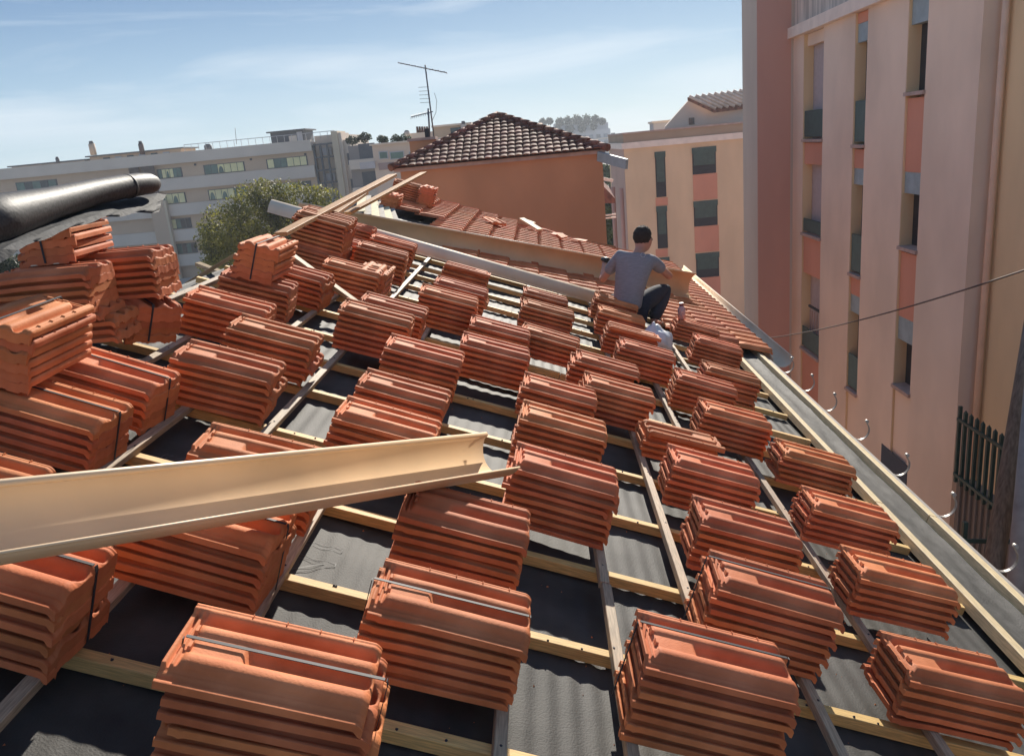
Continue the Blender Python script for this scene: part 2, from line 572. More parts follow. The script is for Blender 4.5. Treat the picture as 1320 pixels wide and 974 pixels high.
# other slope, walls
mb = MB()
p = [rp(RIDGE_S, NY0, -0.09), rp(RIDGE_S, NY1, -0.09)]
q = [Vector((p[0].x - 4.4, NY0, p[0].z - 1.6)), Vector((p[1].x - 4.4, NY1, p[1].z - 1.6))]
mb.prism([p[0], q[0], q[0] - Vector((0, 0, .1)), p[0] - Vector((0, 0, .1))], (0, NY1 - NY0, 0))
build('rear_slope', mb, OLDTILE, house, HI)
e0 = rp(EAVE_S, 0, -0.1)
mb = MB()
mb.box((q[0].x + .3, NY0 + .2, GZ), (e0.x - 0.35, NY1 - .1, q[0].z - 0.3))
build('house_wall', mb, OCHRE, house, HI)
mb = MB()
mb.prism([rp(RIDGE_S, NY1 - .12, -.13), rp(EAVE_S - .3, NY1 - .12, -.13), Vector((e0.x - .35, NY1 - .12, q[0].z - .28)), Vector((q[0].x + .3, NY1 - .12, q[0].z - .28))], (0, .1, 0))
build('gable_wall', mb, OCHRE, house, HI)

# battens parallel to the eave
BAT = [-1.93, -1.56, -1.18, -0.812, -0.43, 0.305, 0.668, 1.005, 1.349, 1.752]
for s in BAT:
    y = NY0
    while y < 9.2:
        L = random.choice((3.0, 3.6, 4.2))
        y2 = min(y + L, 9.2 + random.uniform(0, .15))
        j = random.uniform(-.006, .006)
        b = MB().cbox((s - .018 + j, y, -.029), (s + .018 + j, y2 - .003, random.uniform(-.002, .001)), .002)
        build('batten', b, WOODY, house, HR)
        y = y2
for s, w, h in ((2.508, .024, .004), (2.846, .026, .006)):
    for y, y2 in ((NY0, 4.47), (4.48, 8.62)):
        b = MB().cbox((s - w, y, -.05), (s + w, y2, h), .003)
        build('eave_batten', b, WOODL, house, HR)
# counter battens running down the slope
CB = [0.62 + 0.5525 * i for i in range(16)]
CB[2] = 1.733; CB[3] = 2.288; CB[4] = 2.83; CB[6] = 3.97; CB[7] = 4.5
for y in CB:
    s0 = RIDGE_S + .05
    cut = random.uniform(-.6, 0.9)
    for a, b_ in ((s0, cut), (cut + .005, 2.47)):
        j = random.uniform(-.012, .012)
        b = MB().cbox((a, y - .020 + j, -.072), (b_, y + .020 + j, -.030 - random.uniform(.0005, .003)), .002)
        build('counter_batten', b, WOODX, house, HR)
# nail heads where battens cross
mb = MB()
for s in BAT:
    for y in CB:
        x_, y_ = s + random.uniform(-.008, .008), y + random.uniform(-.01, .01)
        mb.tube([(x_, y_, -.001), (x_, y_, .0015)], .0042, 6)
for y in CB:
    for _ in range(14):
        x_ = random.uniform(RIDGE_S + .2, 2.4)
        mb.tube([(x_, y + random.uniform(-.008, .008), -.034), (x_, y, -.0285)], .004, 6)
o = build('nail_heads', mb, DARK, house, HR)
o['kind'] = 'stuff'
# fascia and drip edge
mb = MB().box((EAVE_S - .045, NY0, -.075), (EAVE_S + .004, NY1, -.012))
mb.box((EAVE_S - .02, NY0, -.26), (EAVE_S + .002, NY1, -.078))
build('fascia', mb, FASC, house, HR)
# gutter brackets along the eave
for i, y in enumerate((1.35, 2.0, 2.66, 3.30, 3.94, 4.60, 5.24, 5.94, 6.64, 7.22, 7.84)):
    b = rp(EAVE_S, y, -.05)
    pts = []
    for a in range(0, 13):
        t = a / 12
        ang = R(-110 + 150 * t)
        pts.append(Vector((b.x + .060 + .070 * math.cos(ang), y, b.z + .085 + .076 * math.sin(ang))))
    pts.append(pts[-1] + Vector((-.006, 0, .022)))
    mb = MB()
    for a in range(len(pts) - 1):
        mb.plank(pts[a], pts[a + 1] + (pts[a + 1] - pts[a]) * .08, 0.020, .005, up= Vector((-(pts[a + 1] - pts[a]).z, 0, (pts[a + 1] - pts[a]).x)))
    mb.tube([pts[-1] + Vector((0.004, -.015, 0)), pts[-1] + Vector((0.004, .015, 0))], 0.011, 8)
    mb.tube([pts[0], Vector((b.x - .03, y, b.z + .01))], .009, 6)
    build('gutter_bracket', mb, HOOKM, house, HI)


def gutter_mesh(a, b, r, open_dir, bead=.011, sweep=180, thick=.004, name='gutter_channel', seg=16):
    """trough from a to b; open_dir is the direction the opening faces"""
    a, b = Vector(a), Vector(b)
    d = (b - a).normalized()
    o = Vector(open_dir)
    o = (o - d * o.dot(d)).normalized()
    s = d.cross(o)
    mb = MB()
    prof_ = []
    for i in range(seg + 1):
        an = R(-90 - (sweep - 180) / 2 + sweep * i / seg)
        prof_.append(-o * math.cos(an) * r + s * math.sin(an) * r)
    outer = [p_ * (1 + thick / r) for p_ in prof_]
    n = len(prof_)
    vs = [a + p_ for p_ in prof_] + [b + p_ for p_ in prof_] + [a + p_ for p_ in outer] + [b + p_ for p_ in outer]
    fs = []
    sm = []
    for i in range(n - 1):
        fs.append((i, i + 1, n + i + 1, n + i))
        fs.append((2 * n + i, 3 * n + i, 3 * n + i + 1, 2 * n + i + 1))
    mb.add(vs, fs, True)
    ends = []
    for i in range(n - 1):
        ends.append((i, 2 * n + i, 2 * n + i + 1, i + 1))
        ends.append((n + i, n + i + 1, 3 * n + i + 1, 3 * n + i))
    ends += [(0, n, 3 * n, 2 * n), (n - 1, 3 * n - 1, 4 * n - 1, 2 * n - 1)]
    o0 = len(mb.v) - len(vs)
    mb.f += [tuple(o0 + e for e in q_) for q_ in ends]
    mb.sm += [False] * len(ends)
    rims = [(a + outer[0], b + outer[0]), (a + outer[-1], b + outer[-1])]
    return mb, rims


# gutter already hung at the far eave
ga = rp(EAVE_S, 8.30, -.07) + Vector((.165, 0, 0.055))
gb = rp(EAVE_S, 14.9, -.07) + Vector((.165, 0, 0.065))
mb, rims = gutter_mesh(ga, gb, .105, (0.12, 0, 1))
mb.tube([rims[0][0], rims[0][1]], .009, 8)
mb.tube([rims[1][0], rims[1][1]], .009, 8)
build('gutter', mb, GUTW, house, HI)

# laid tiles
GA, CW = 0.366, 0.242
laid = []
for i in range(14):
    s = 2.53 - i * GA
    for j in range(30):
        y = 8.35 + j * CW
        if y > 14.85:
            continue
        if i >= 3 and y < 8.95:
            continue
        if s < -1.9:
            continue
        if s < -1.35 and y < 12.2:
            continue
        if s < -0.95 and y < 9.9:
            continue
        if y > 14.3 and -0.1 < s < 1.15:
            continue
        laid.append((s, y))
laid.sort(key=lambda a: rp(*a).length)
tilt = Matrix.Rotation(math.atan2(.026, GA), 4, 'Y')
rest = MB()
for idx, (s, y) in enumerate(laid):
    jm = T(s + random.uniform(-.004, .004), y + random.uniform(-.002, .002), .030) @ Matrix.Rotation(-math.atan2(.030, GA) if False else 0, 4, 'Y')
    jm = T(s + random.uniform(-.004, .004), y, .004) @ Matrix.Rotation(-math.atan2(.034, TL), 4, 'Y') @ Matrix.Rotation(R(random.uniform(-.5, .5)), 4, 'Z')
    if idx < 298:
        link('roof_tile', TILE_LO, None, house, HR @ jm)
    else:
        rest.add([jm @ v.co for v in TILE_LO.vertices], [tuple(pl.vertices) for pl in TILE_LO.polygons], False)
if rest.v:
    o = build('far_roof_tiles', rest, TILE, house, HR, fix=False)
    o['kind'] = 'stuff'


# writing on the membrane
def outline_text(body, s, y, size, rot):
    cu = bpy.data.curves.new('membrane_lettering', 'FONT')
    cu.body = body
    cu.size = size
    cu.fill_mode = 'NONE'
    cu.bevel_depth = .0012
    cu.bevel_resolution = 0
    cu.resolution_u = 4
    o = bpy.data.objects.new('tmp', cu)
    COL.objects.link(o)
    bpy.context.view_layer.update()
    me = bpy.data.meshes.new_from_object(o.evaluated_get(bpy.context.evaluated_depsgraph_get()))
    bpy.data.objects.remove(o)
    m2 = T(s, y, 0) @ Matrix.Rotation(rot, 4, 'Z')
    for v in me.vertices:
        p_ = m2 @ v.co
        v.co = (p_.x, p_.y, -.082 + felt_h(p_.x, p_.y) + .003)
    me.name = 'membrane_lettering'
    me.materials.clear()
    link('membrane_lettering', me, PRINT, house, HR)


outline_text('NT', -.30, 2.33, .24, R(90))
outline_text('NCE', 1.27, 1.42, .26, R(90))
outline_text('S', -.98, 2.90, .2, R(90))


# ------------------------------------------------------------------ stacks of tiles
def stack(s, y, rot, n, label, h0=0.0, level=False, strap=False, jitter=1.0, rev_top=False, group=None, off=(0, 0)):
    m = RF @ T(s, y, h0)
    if level:
        m = m @ Matrix.Rotation(-TH, 4, 'Y')
    m = m @ Matrix.Rotation(R(rot), 4, 'Z')
    root = thing('tile_stack', label, 'tile stack', mw=m, group=group or 'stacks of terracotta roof tiles waiting on the battens')
    dx = dy = 0.0
    for i in range(n):
        dx = random.uniform(-.007, .007) * jitter
        dy = random.uniform(-.004, .004) * jitter
        lm = T(dx, dy, i * TP + .001) @ Matrix.Rotation(R(random.uniform(-1.1, 1.1) * jitter), 4, 'Z')
        if random.random() < .06:
            lm = T(random.choice((-1, 1)) * random.uniform(.010, .022), 0, 0) @ lm
        if rev_top and i == n - 1:
            lm = T(TL + .01, TW, i * TP + .004) @ Matrix.Rotation(R(181), 4, 'Z')
        link('tile', random.choice(TILES), None, root, lm)
    if strap:
        zt = (n - 1) * TP + .046
        v = .50 * TW if strap is True else strap * TW
        mb = MB()
        mb.box((-.004, v - .0045, zt), (TL - .002, v + .0045, zt + .002))
        mb.box((TL + .006, v - .0045, .004), (TL + .008, v + .0045, zt - .012))
        mb.box((-.010, v - .0045, .004), (-.008, v + .0045, zt - .004))
        mb.plank((TL + .003, v, zt + .001), (TL + .0075, v, zt - .013), .012, .002, up=Vector((1, 0, 1)))
        build('strap', mb, STRAP, root)
    return root


G_ = None
STK = [
    # s, y, rot, n, kwargs
    (-.454, 1.387, 2.3, 7, dict(strap=True, label='big strapped stack at the bottom edge of the photo, left of centre')),
    (-.121, 1.851, .7, 6, dict(strap=True, label='strapped stack with a strap knot at its left end, right behind the frontmost stack')),
    (-.124, 2.424, 0, 6, dict(label='stack half in shadow just below the tip of the big tan gutter')),
    (.240, 2.976, -3.0, 7, dict(label='stack that the pointed tip of the nearest tan gutter touches')),
    (.262, 3.70, -1.1, 6, dict(label='stack directly behind the one touched by the gutter tip')),
    (.268, 4.36, -2.1, 5, dict(label='third stack back in the column of the gutter tip')),
    (-.527, 4.28, 1.5, 6, dict(label='tall stack third back behind the middle of the tan gutter')),
    (-.544, 3.66, -2.0, 5, dict(label='stack second back behind the middle of the tan gutter')),
    (-.539, 3.19, -3.0, 5, dict(label='stack whose front is cut off by the tan gutter, middle of the photo')),
    (-.136, 4.78, 2.9, 6, dict(label='tall stack in mid roof with a lower one leaning close behind it')),
    (-.128, 5.50, 1.3, 5, dict(label='lower stack in mid roof leaning close behind a taller one')),
    (.233, 5.70, -5.7, 5, dict(label='slanting stack with a plain reddish top, in mid roof beside a white membrane edge')),
    (.588, 5.137, -2.7, 6, dict(label='stack in mid roof with stepped left end, behind another of the same height')),
    (.635, 4.60, -1.1, 6, dict(label='stack in mid roof in front of its twin, left of the backwards tile')),
    (.237, 7.50, .8, 4, dict(label='low stack tucked under the right end of the white upturned gutter')),
    (.226, 6.50, .6, 6, dict(label='tall stack in front of the low one under the white gutter')),
    (.940, 7.86, -1.4, 6, dict(label='stack the crouching man sits on')),
    (.928, 7.15, -1.3, 6, dict(label='stack right in front of the one the man sits on')),
    (.944, 6.50, -1.4, 6, dict(rev_top=True, label='stack left of the white plastic bag with its top tile turned round')),
    (.991, 5.93, -1.7, 6, dict(label='stack below the white plastic bag, third in front of the man')),
    (1.80, 7.90, -.9, 5, dict(label='stack by the laid tiles with the small red capped bottle on it')),
    (1.80, 7.00, -2.5, 6, dict(label='stack with stepped left end in front of the bottle stack, near the eave')),
    (1.672, 5.90, -1.5, 6, dict(jitter=2.2, label='untidy stack with tiles shifted at its left end, near the eave')),
    (1.349, 5.38, -2.6, 6, dict(label='stack with bright stepped left end left of the untidy stack near the eave')),
    (1.399, 4.70, -.1, 6, dict(label='taller stack fourth back in the column beside the eave battens')),
    (.985, 4.20, 2.0, 4, dict(rev_top=True, label='low stack with its top tile lying backwards, lit flat end to the right')),
    (1.024, 3.60, -.5, 6, dict(label='stack just in front of the low one with the backwards top tile')),
    (1.037, 2.99, -1.0, 6, dict(label='stack between two others in the third column from the eave, lower right')),
    (.954, 2.403, -1.6, 7, dict(strap=.72, label='tall strapped stack in the lower right with one stack in front of it')),
    (.640, 1.86, .4, 7, dict(strap=.72, label='tall strapped stack at the bottom of the photo, right of centre')),
    (1.828, 4.36, -.4, 5, dict(jitter=2.0, label='stack beside the eave batten with a crooked bottom tile, fourth from the front')),
    (1.734, 3.60, 0, 5, dict(label='stack beside the eave batten, third from the front')),
    (1.718, 2.948, 1.7, 5, dict(label='stack beside the eave batten, second from the front')),
    (1.60, 2.26, 2.2, 5, dict(label='frontmost whole stack beside the eave batten, cut by the right edge of the photo')),
    (1.62, 1.52, 2.2, 5, dict(label='stack of which only a corner shows at the bottom right of the photo')),
    (-.862, 2.47, 2.9, 6, dict(label='stack just behind the left half of the tan gutter with its lit head end showing')),
    (-.871, 2.01, -3.0, 6, dict(strap=.62, label='stack under the tan gutter, left of the lit patch of membrane')),
    (-1.222, 1.60, -3.0, 6, dict(strap=.60, label='strapped stack at the lower left edge below the tan gutter')),
    (-1.287, 3.29, 3.0, 6, dict(label='tall lone stack on the left, its right end on a long grey batten')),
    (-1.266, 3.90, 1.5, 6, dict(label='tall stack behind the lone one on the left, beside the long grey batten')),
    (-1.617, 4.22, 3.0, 6, dict(label='stack between the two strapped end-on bundles on the left')),
    (-1.670, 4.869, 4.3, 6, dict(label='stack carrying the small strapped bundle turned end-on to the viewer')),
    (-1.593, 5.45, -5.0, 6, dict(label='stack behind the end-on bundle, crossed by a short slanting plank')),
    (-1.760, 6.60, -2.1, 5, dict(label='lower front stack of the double pile under the long slanting planks')),
    (-1.78, 6.88, -1.5, 5, dict(label='lower rear stack of the double pile under the long slanting planks')),
    (-1.330, 6.03, 2.2, 6, dict(label='stack behind the foot of the short slanting plank')),
    (-1.270, 6.94, 3.3, 7, dict(label='stack behind the end-on bundle near the long gutters')),
    (-1.323, 7.80, 1.4, 6, dict(label='farthest stack on the left, touching the upturned white gutter')),
    (-.856, 5.17, .9, 6, dict(label='stack in the left middle leaning behind a taller one')),
    (-.886, 4.69, 2.3, 7, dict(label='tall stack in the left middle with a dark gap on its left')),
    (-.546, 5.77, 2.1, 7, dict(label='tall stack in the middle in front of two dark reddish ones')),
    (-.519, 6.45, -1.0, 6, dict(label='reddish stack in the middle behind the tall one')),
    (-.560, 7.55, -1.0, 5, dict(rev_top=True, label='stack against the white upturned gutter with its top tile reversed')),
    (-1.645, 2.979, -5.0, 5, dict(strap=.62, label='strapped stack on the left, right behind the one bearing the big end-on bundle')),
    (-1.637, 2.549, -4.0, 5, dict(strap=.62, label='strapped stack carrying the big end-on bundle at the left edge')),
    (-1.545, 1.892, 0, 6, dict(label='stack at the left edge showing only its top corner above the tan gutter')),
]
for a in STK:
    kw = dict(a[4])
    stack(a[0], a[1], a[2], a[3], kw.pop('label'), **kw)
# piled and turned bundles
stack(-1.735, 3.02, -88, 6, 'big strapped bundle turned end-on at the left edge, lit on top', h0=.205, strap=.45)
stack(-1.76, 6.64, -2, 7, 'upper front stack of the double pile under the long slanting planks', h0=.186)
stack(-1.79, 6.90, -1, 7, 'upper rear stack of the double pile under the long slanting planks', h0=.186)
stack(-1.60, 5.31, -90, 6, 'small strapped bundle standing end-on on top of another stack', h0=.228, strap=.48)
stack(-1.10, 6.55, -90, 6, 'end-on stack with a wavy lit top among the stacks on the left', h0=.0)
stack(-2.00, 3.44, 3, 3, 'lowest level stack of the left pile, in shade below the others', h0=.0, level=True)
stack(-2.09, 3.41, 1, 6, 'long level stack in the left pile beneath its topmost end-on bundle', h0=.09, level=True)
stack(-1.98, 3.80, -2, 6, 'level stack on the right side of the left pile, rounded ends facing right', h0=.15, level=True)
stack(-1.985, 3.98, -40, 5, 'strapped bundle at the foot of the left pile, its end facing right', h0=.07, strap=.40)
stack(-2.155, 4.02, -84, 5, 'end-on bundle topmost in the left pile under the black roll', h0=.32, level=True, strap=.45)
stack(-1.62, 7.35, 0, 5, 'slumped stack with streaky lit top beside the double pile', h0=.0)
stack(-1.80, 8.15, 0, 6, 'dark stack at the ridge just below the left end of the long tan gutter', h0=.0)
# far stacks standing on the laid tiles
stack(-1.62, 13.55, -90, 8, 'end-on stack standing on the laid tiles before the orange gable', h0=.07)
stack(-2.05, 13.2, 4, 8, 'far stack at the ridge behind the slanting planks', h0=.05)
stack(-2.0, 12.5, -90, 5, 'small far stack at the ridge left of the end-on one', h0=.03)

# ------------------------------------------------------------------ loose gutters
def cam_pt(px, py, depth):
    return ray(px, py) * (depth / F_PX)


def loose_gutter(a, b, r, op, m, label, bead=.010, sweep=180, group='gutter lengths lying on the roof', second=True):
    t = thing('gutter_length', label, 'gutter', a, group)
    inv = Matrix.Translation(-Vector(a))
    mb, rims = gutter_mesh(a, b, r, op, sweep=sweep)
    build('channel', mb, m, t, inv)
    o = MB().tube([rims[0][0], rims[0][1]], bead, 10)
    build('rim_bead', o, m, t, inv)
    if second:
        o = MB().tube([rims[1][0], rims[1][1]], bead * .45, 6)
        build('rim_edge', o, m, t, inv)
    return t


# nearest one: runs past the camera on the left, its tip on a stack
g_tip = (rp(.11, 3.08, .31) + rp(.25, 2.91, .27)) / 2
g_far = (rp(-.96, 1.63, .44) + rp(-.84, 1.45, .40)) / 2
d = (g_tip - g_far)
op = Vector((.46, -.36, 1.0))
loose_gutter(g_far - d * .75, g_tip, .098, op, GUTT, 'long tan half round gutter length across the lower left of the photo')
# second: long, on edge, behind the man's far side
a2, b2 = cam_pt(384, 281, 8.80), cam_pt(897, 369, 10.72)
loose_gutter(a2, b2, .165, Vector((0.03, -1, .20)), GUTT, 'longest tan gutter length, on edge across the laid tiles behind the man', bead=.013, sweep=150)
# third: upturned, pale
a3, b3 = cam_pt(348, 268, 8.35), rp(1.02, 8.72, .045)
loose_gutter(a3, b3, .088, Vector((-.2, 0.3, -1)), GUTW, 'pale gutter length lying upside down along the front edge of the laid tiles', bead=.009)


# ------------------------------------------------------------------ loose planks
def plank(a, b, w, t, label, m=PLANK, name='plank'):
    a, b = Vector(a), Vector(b)
    d_ = (b - a).normalized()
    up = Vector((0, 0, 1))
    s_ = d_.cross(up).normalized()
    u_ = s_.cross(d_)
    mw = Matrix(((d_.x, s_.x, u_.x, a.x), (d_.y, s_.y, u_.y, a.y), (d_.z, s_.z, u_.z, a.z), (0, 0, 0, 1)))
    o = build(name, MB().cbox((0, -w / 2, -t / 2), ((b - a).length, w / 2, t / 2), .002), m)
    o.matrix_world = mw
    return tag(o, label, 'plank', 'loose planks by the ridge')


plank(cam_pt(362, 302, 6.0), cam_pt(506, 226, 9.0), .10, .03, 'long plank slanting up over the double pile of stacks')
plank(cam_pt(418, 284, 7.6), cam_pt(470, 249, 9.0), .09, .028, 'redder plank just under the longest slanting one')
plank(cam_pt(448, 275, 8.6), cam_pt(546, 223, 11.2), .09, .03, 'second slanting plank, nearest the orange gable')
plank(cam_pt(374, 328, 5.75), cam_pt(463, 393, 5.75), .06, .028, 'short plank slanting down to the right between the stacks', PLANKG)
plank(cam_pt(240, 366, 6.1), cam_pt(304, 328, 6.1), .055, .028, 'grey plank end poking out behind the stack with the end-on bundle', PLANKG)
plank(cam_pt(255, 340, 7.0), cam_pt(286, 352, 6.6), .05, .03, 'stubby batten end sticking out past the ridge on the left', PLANKG)

# ------------------------------------------------------------------ roll of bitumen membrane
roll = thing('membrane_roll', 'black roll of bitumen membrane lying on top of the left pile of tiles', 'membrane roll', cam_pt(100, 262, 3.5))
RI = Matrix.Translation(-cam_pt(100, 262, 3.5))
ctr = [(-60, 301, 2.62), (0, 281, 2.85), (60, 264, 3.15), (120, 248, 3.5), (160, 240.5, 3.72), (164, 240, 3.74), (180, 237.5, 3.84), (192, 236.5, 3.92), (198, 236.5, 3.96), (201, 237, 3.985)]
rad = [.093, .085, .064, .055, .0535, .0535, .052, .0485, .038, .016]
pts = [cam_pt(*c) for c in ctr]
build('roll', MB().tube(pts, rad, 28), BITU, roll, RI)
mb = MB().tube([cam_pt(163.5, 240.6, 3.738), cam_pt(166, 240.2, 3.75)], .0562, 28)
build('lapped_edge', mb, BITU, roll, RI)
# loose flap under the roll
mb = MB()
flap = []
top = [(-60, 318, 2.60), (0, 303, 2.83), (60, 283, 3.15), (120, 264, 3.52), (170, 254, 3.86), (203, 249, 4.06)]
bot = [(-60, 362, 2.46), (0, 322, 2.66), (56, 299, 2.96), (110, 281, 3.28), (150, 275, 3.52), (192, 271, 3.80)]
nn = 24


def lerp_list(l, t):
    x = t * (len(l) - 1)
    i = min(int(x), len(l) - 2)
    f = x - i
    return [a_ + (b_ - a_) * f for a_, b_ in zip(l[i], l[i + 1])]


for i in range(nn + 1):
    a_, b_ = cam_pt(*lerp_list(top, i / nn)), cam_pt(*lerp_list(bot, i / nn))
    for j in range(7):
        p_ = a_.lerp(b_, j / 6)
        p_ = p_ + Vector((0, 0, .005 * math.sin(i * 1.3 + j) * j / 6)) + Vector((0, .01, 0)) * noise.noise(p_ * 7)
        flap.append(p_)
off = Vector((.02, .05, -.012))
k = len(flap)
fs = [(i * 7 + j, i * 7 + j + 1, (i + 1) * 7 + j + 1, (i + 1) * 7 + j) for i in range(nn) for j in range(6)]
mb.add(flap + [p_ + off for p_ in flap], fs + [tuple(k + e for e in q_[::-1]) for q_ in fs], True)
edge = [i * 7 for i in range(nn + 1)] + [nn * 7 + j for j in range(1, 7)] + [i * 7 + 6 for i in range(nn - 1, -1, -1)] + [j for j in range(5, 0, -1)]
mb.f += [(edge[i], edge[(i + 1) % len(edge)], k + edge[(i + 1) % len(edge)], k + edge[i]) for i in range(len(edge))]
mb.sm += [False] * len(edge)
build('loose_flap', mb, mat('flap_membrane', (0.030, 0.031, 0.035), 0.75, 0.3, 12, bump=0.3, bscale=40, spec=0.3), roll, RI)

# ------------------------------------------------------------------ debris
def blob(name, c, size, m, seed, rough=.25, sub=3, flat=1.0):
    bm = bmesh.new()
    bmesh.ops.create_icosphere(bm, subdivisions=sub, radius=1)
    for v in bm.verts:
        n_ = noise.noise(v.co * 2.1 + Vector((seed, 0, 0))) * rough + noise.noise(v.co * 5 + Vector((0, seed, 0))) * rough * .55
        v.co = v.co * (1 + n_)
        v.co = Vector((v.co.x * size[0], v.co.y * size[1], v.co.z * size[2]))
    me = bpy.data.meshes.new(name)
    bm.to_mesh(me)
    bm.free()
    return link(name, me, m)


def wedge_tile(name, p, rot, sx, sy, tz, m, label, cat, group=None, tiltx=0, tilty=0):
    o = build(name, MB().prism([(0, 0, 0), (sx, .02, 0), (sx * .9, sy, 0), (sx * .25, sy * .85, 0)], (0, 0, tz)), m)
    o.matrix_world = RF @ T(*p) @ Matrix.Rotation(R(rot), 4, 'Z') @ Matrix.Rotation(R(tiltx), 4, 'X') @ Matrix.Rotation(R(tilty), 4, 'Y')
    return tag(o, label, cat, group)


t0 = thing('loose_tile', 'single loose tile lying crosswise on the laid tiles by the orange gable', 'roof tile', mw=RF @ T(-.55, 13.35, .10) @ Matrix.Rotation(R(-65), 4, 'Z'))
link('tile_body', TILE_LO, None, t0)
t0 = thing('loose_tile', 'loose tile propped in the gap of the laid tiles beside the splintered wood', 'roof tile', mw=RF @ T(.42, 14.35, .06) @ Matrix.Rotation(R(6), 4, 'Z') @ Matrix.Rotation(R(4), 4, 'Y'))
link('tile_body', TILE_LO, None, t0)
for i, (s_, y_, r_, lab) in enumerate(((.62, 13.75, 10, 'larger broken tile shard below the gap in the laid tiles'),
                                       (.80, 13.62, 60, 'smaller broken tile shard below the gap, nearest the long gutter'),
                                       (.98, 13.9, -30, 'broken tile shard at the right end of the gap in the tiles'))):
    wedge_tile('tile_shard', (s_, y_, .085), r_, .26, .17, .02, TILE, lab, 'tile shard', 'broken tile shards by the gap in the laid tiles', tiltx=8, tilty=-6)
for i, (a_, b_, lab) in enumerate((((.08, 14.35, .17), (.42, 13.70, .13), 'longest pale splintered board lying over the gap in the tiles'),
                                   ((.10, 14.55, .14), (.30, 14.25, .15), 'short pale splintered board at the top of the gap'))):
    o = build('splintered_board', MB().plank(rp(*a_), rp(*b_), .09, .025), DEBW)
    tag(o, lab, 'board', 'splintered boards by the gap')
# old felt strips and battens at the far ridge
for i in range(6):
    s_ = -1.42 - .12 * i
    o = build('felt_strip', MB().plank(rp(s_, 10.3 + .10 * i, .0 + .004 * i), rp(s_ - .42, 12.1 + .16 * i, .012 + .004 * i), .10 + .02 * (i % 2), .012), FELTW if i % 2 == 0 else DEBW)
    tag(o, ['first', 'second', 'third', 'fourth', 'fifth', 'sixth'][i] + ' pale strip from the laid tiles, on the bare patch by the ridge', 'felt strip', 'pale strips on the bare patch by the ridge')

# splinter on the membrane in front
o = build('wood_splinter', MB().tube([rp(-.26, 2.02, -.068), rp(-.20, 1.93, -.05), rp(-.13, 1.80, -.068)], [.004, .005, .002], 6), DEBW)
tag(o, 'thin bent wood splinter on the lit membrane left of the strapped stack', 'splinter')

# white bag and bottle
bc = rp(1.46, 7.05, .08)
o = blob('plastic_bag', bc, (.15, .13, .16), BAGM, 3.3, .30, 4)
o.location = bc
for v in o.data.vertices:
    if v.co.z > .06:
        f = 1 - .5 * min(1, (v.co.z - .06) / .12)
        v.co.x *= f
        v.co.y *= f
for pl in o.data.polygons:
    pl.use_smooth = True
tag(o, 'crumpled white plastic bag between the stacks at the man\'s foot', 'plastic bag')
bp_ = rp(1.86, 8.04, 5 * TP + .012)
bo = thing('bottle', 'small pinkish bottle with a dark red cap standing on a stack', 'bottle', bp_)
build('bottle_body', MB().tube([(0, 0, 0), (0, 0, .10), (0, 0, .125), (0, 0, .135)], [.038, .038, .026, .020], 14), BOTTLE, bo)
build('bottle_cap', MB().tube([(0, 0, .135), (0, 0, .165)], .021, 12), REDC, bo)

# ------------------------------------------------------------------ the man
def skin_obj(name, verts, edges, radii, m, parent=None, root=0, sub=2, inv=None):
    me = bpy.data.meshes.new(name)
    me.from_pydata([tuple(v) for v in verts], edges, [])
    o = bpy.data.objects.new('tmp', me)
    COL.objects.link(o)
    o.modifiers.new('s', 'SKIN')
    sv = me.skin_vertices[0].data
    for i, r in enumerate(radii):
        sv[i].radius = r if isinstance(r, tuple) else (r, r)
        sv[i].use_root = (i == root)
    mod = o.modifiers.new('u', 'SUBSURF')
    mod.levels = sub
    mod.render_levels = sub
    bpy.context.view_layer.update()
    me2 = bpy.data.meshes.new_from_object(o.evaluated_get(bpy.context.evaluated_depsgraph_get()))
    bpy.data.objects.remove(o)
    me2.name = name
    for pl in me2.polygons:
        pl.use_smooth = True
    me2.materials.clear()
    if inv:
        me2.transform(inv)
    return link(name, me2, m, parent)


J = {}
J['pelvis'] = at(808, 392, 8.06)
J['waist'] = at(811, 375, 8.06)
J['chest'] = at(816, 347, 8.12)
J['neck'] = at(823, 325, 8.20)
J['nape'] = at(826, 321, 8.24)
J['head'] = at(829, 310, 8.29)
J['crown'] = at(828, 300, 8.28)
J['lsh'] = at(798, 331, 8.14)
J['rsh'] = at(838, 334, 8.20)
J['lel'] = at(776, 362, 8.22)
J['lwr'] = at(779, 345, 8.42)
J['rel'] = at(864, 357, 8.36)
J['rwr'] = at(856, 347, 8.58)
J['lhip'] = at(801, 395, 8.10)
J['rhip'] = at(820, 396, 8.12)
J['lkn'] = at(818, 375, 8.62)
J['lan'] = at(815, 409, 8.62)
J['rkn'] = at(858, 371, 8.42)
J['ran'] = at(842, 416, 8.20)
J['rtoe'] = J['ran'] + Vector((.10, .16, -.05))
J['ltoe'] = J['lan'] + Vector((.06, .17, -.04))
base = rp(1.16, 8.0, 6 * TP)
man = thing('person', 'man in grey t-shirt crouching on a tile stack with his back to the viewer', 'person', base)
MI = Matrix.Translation(-base)
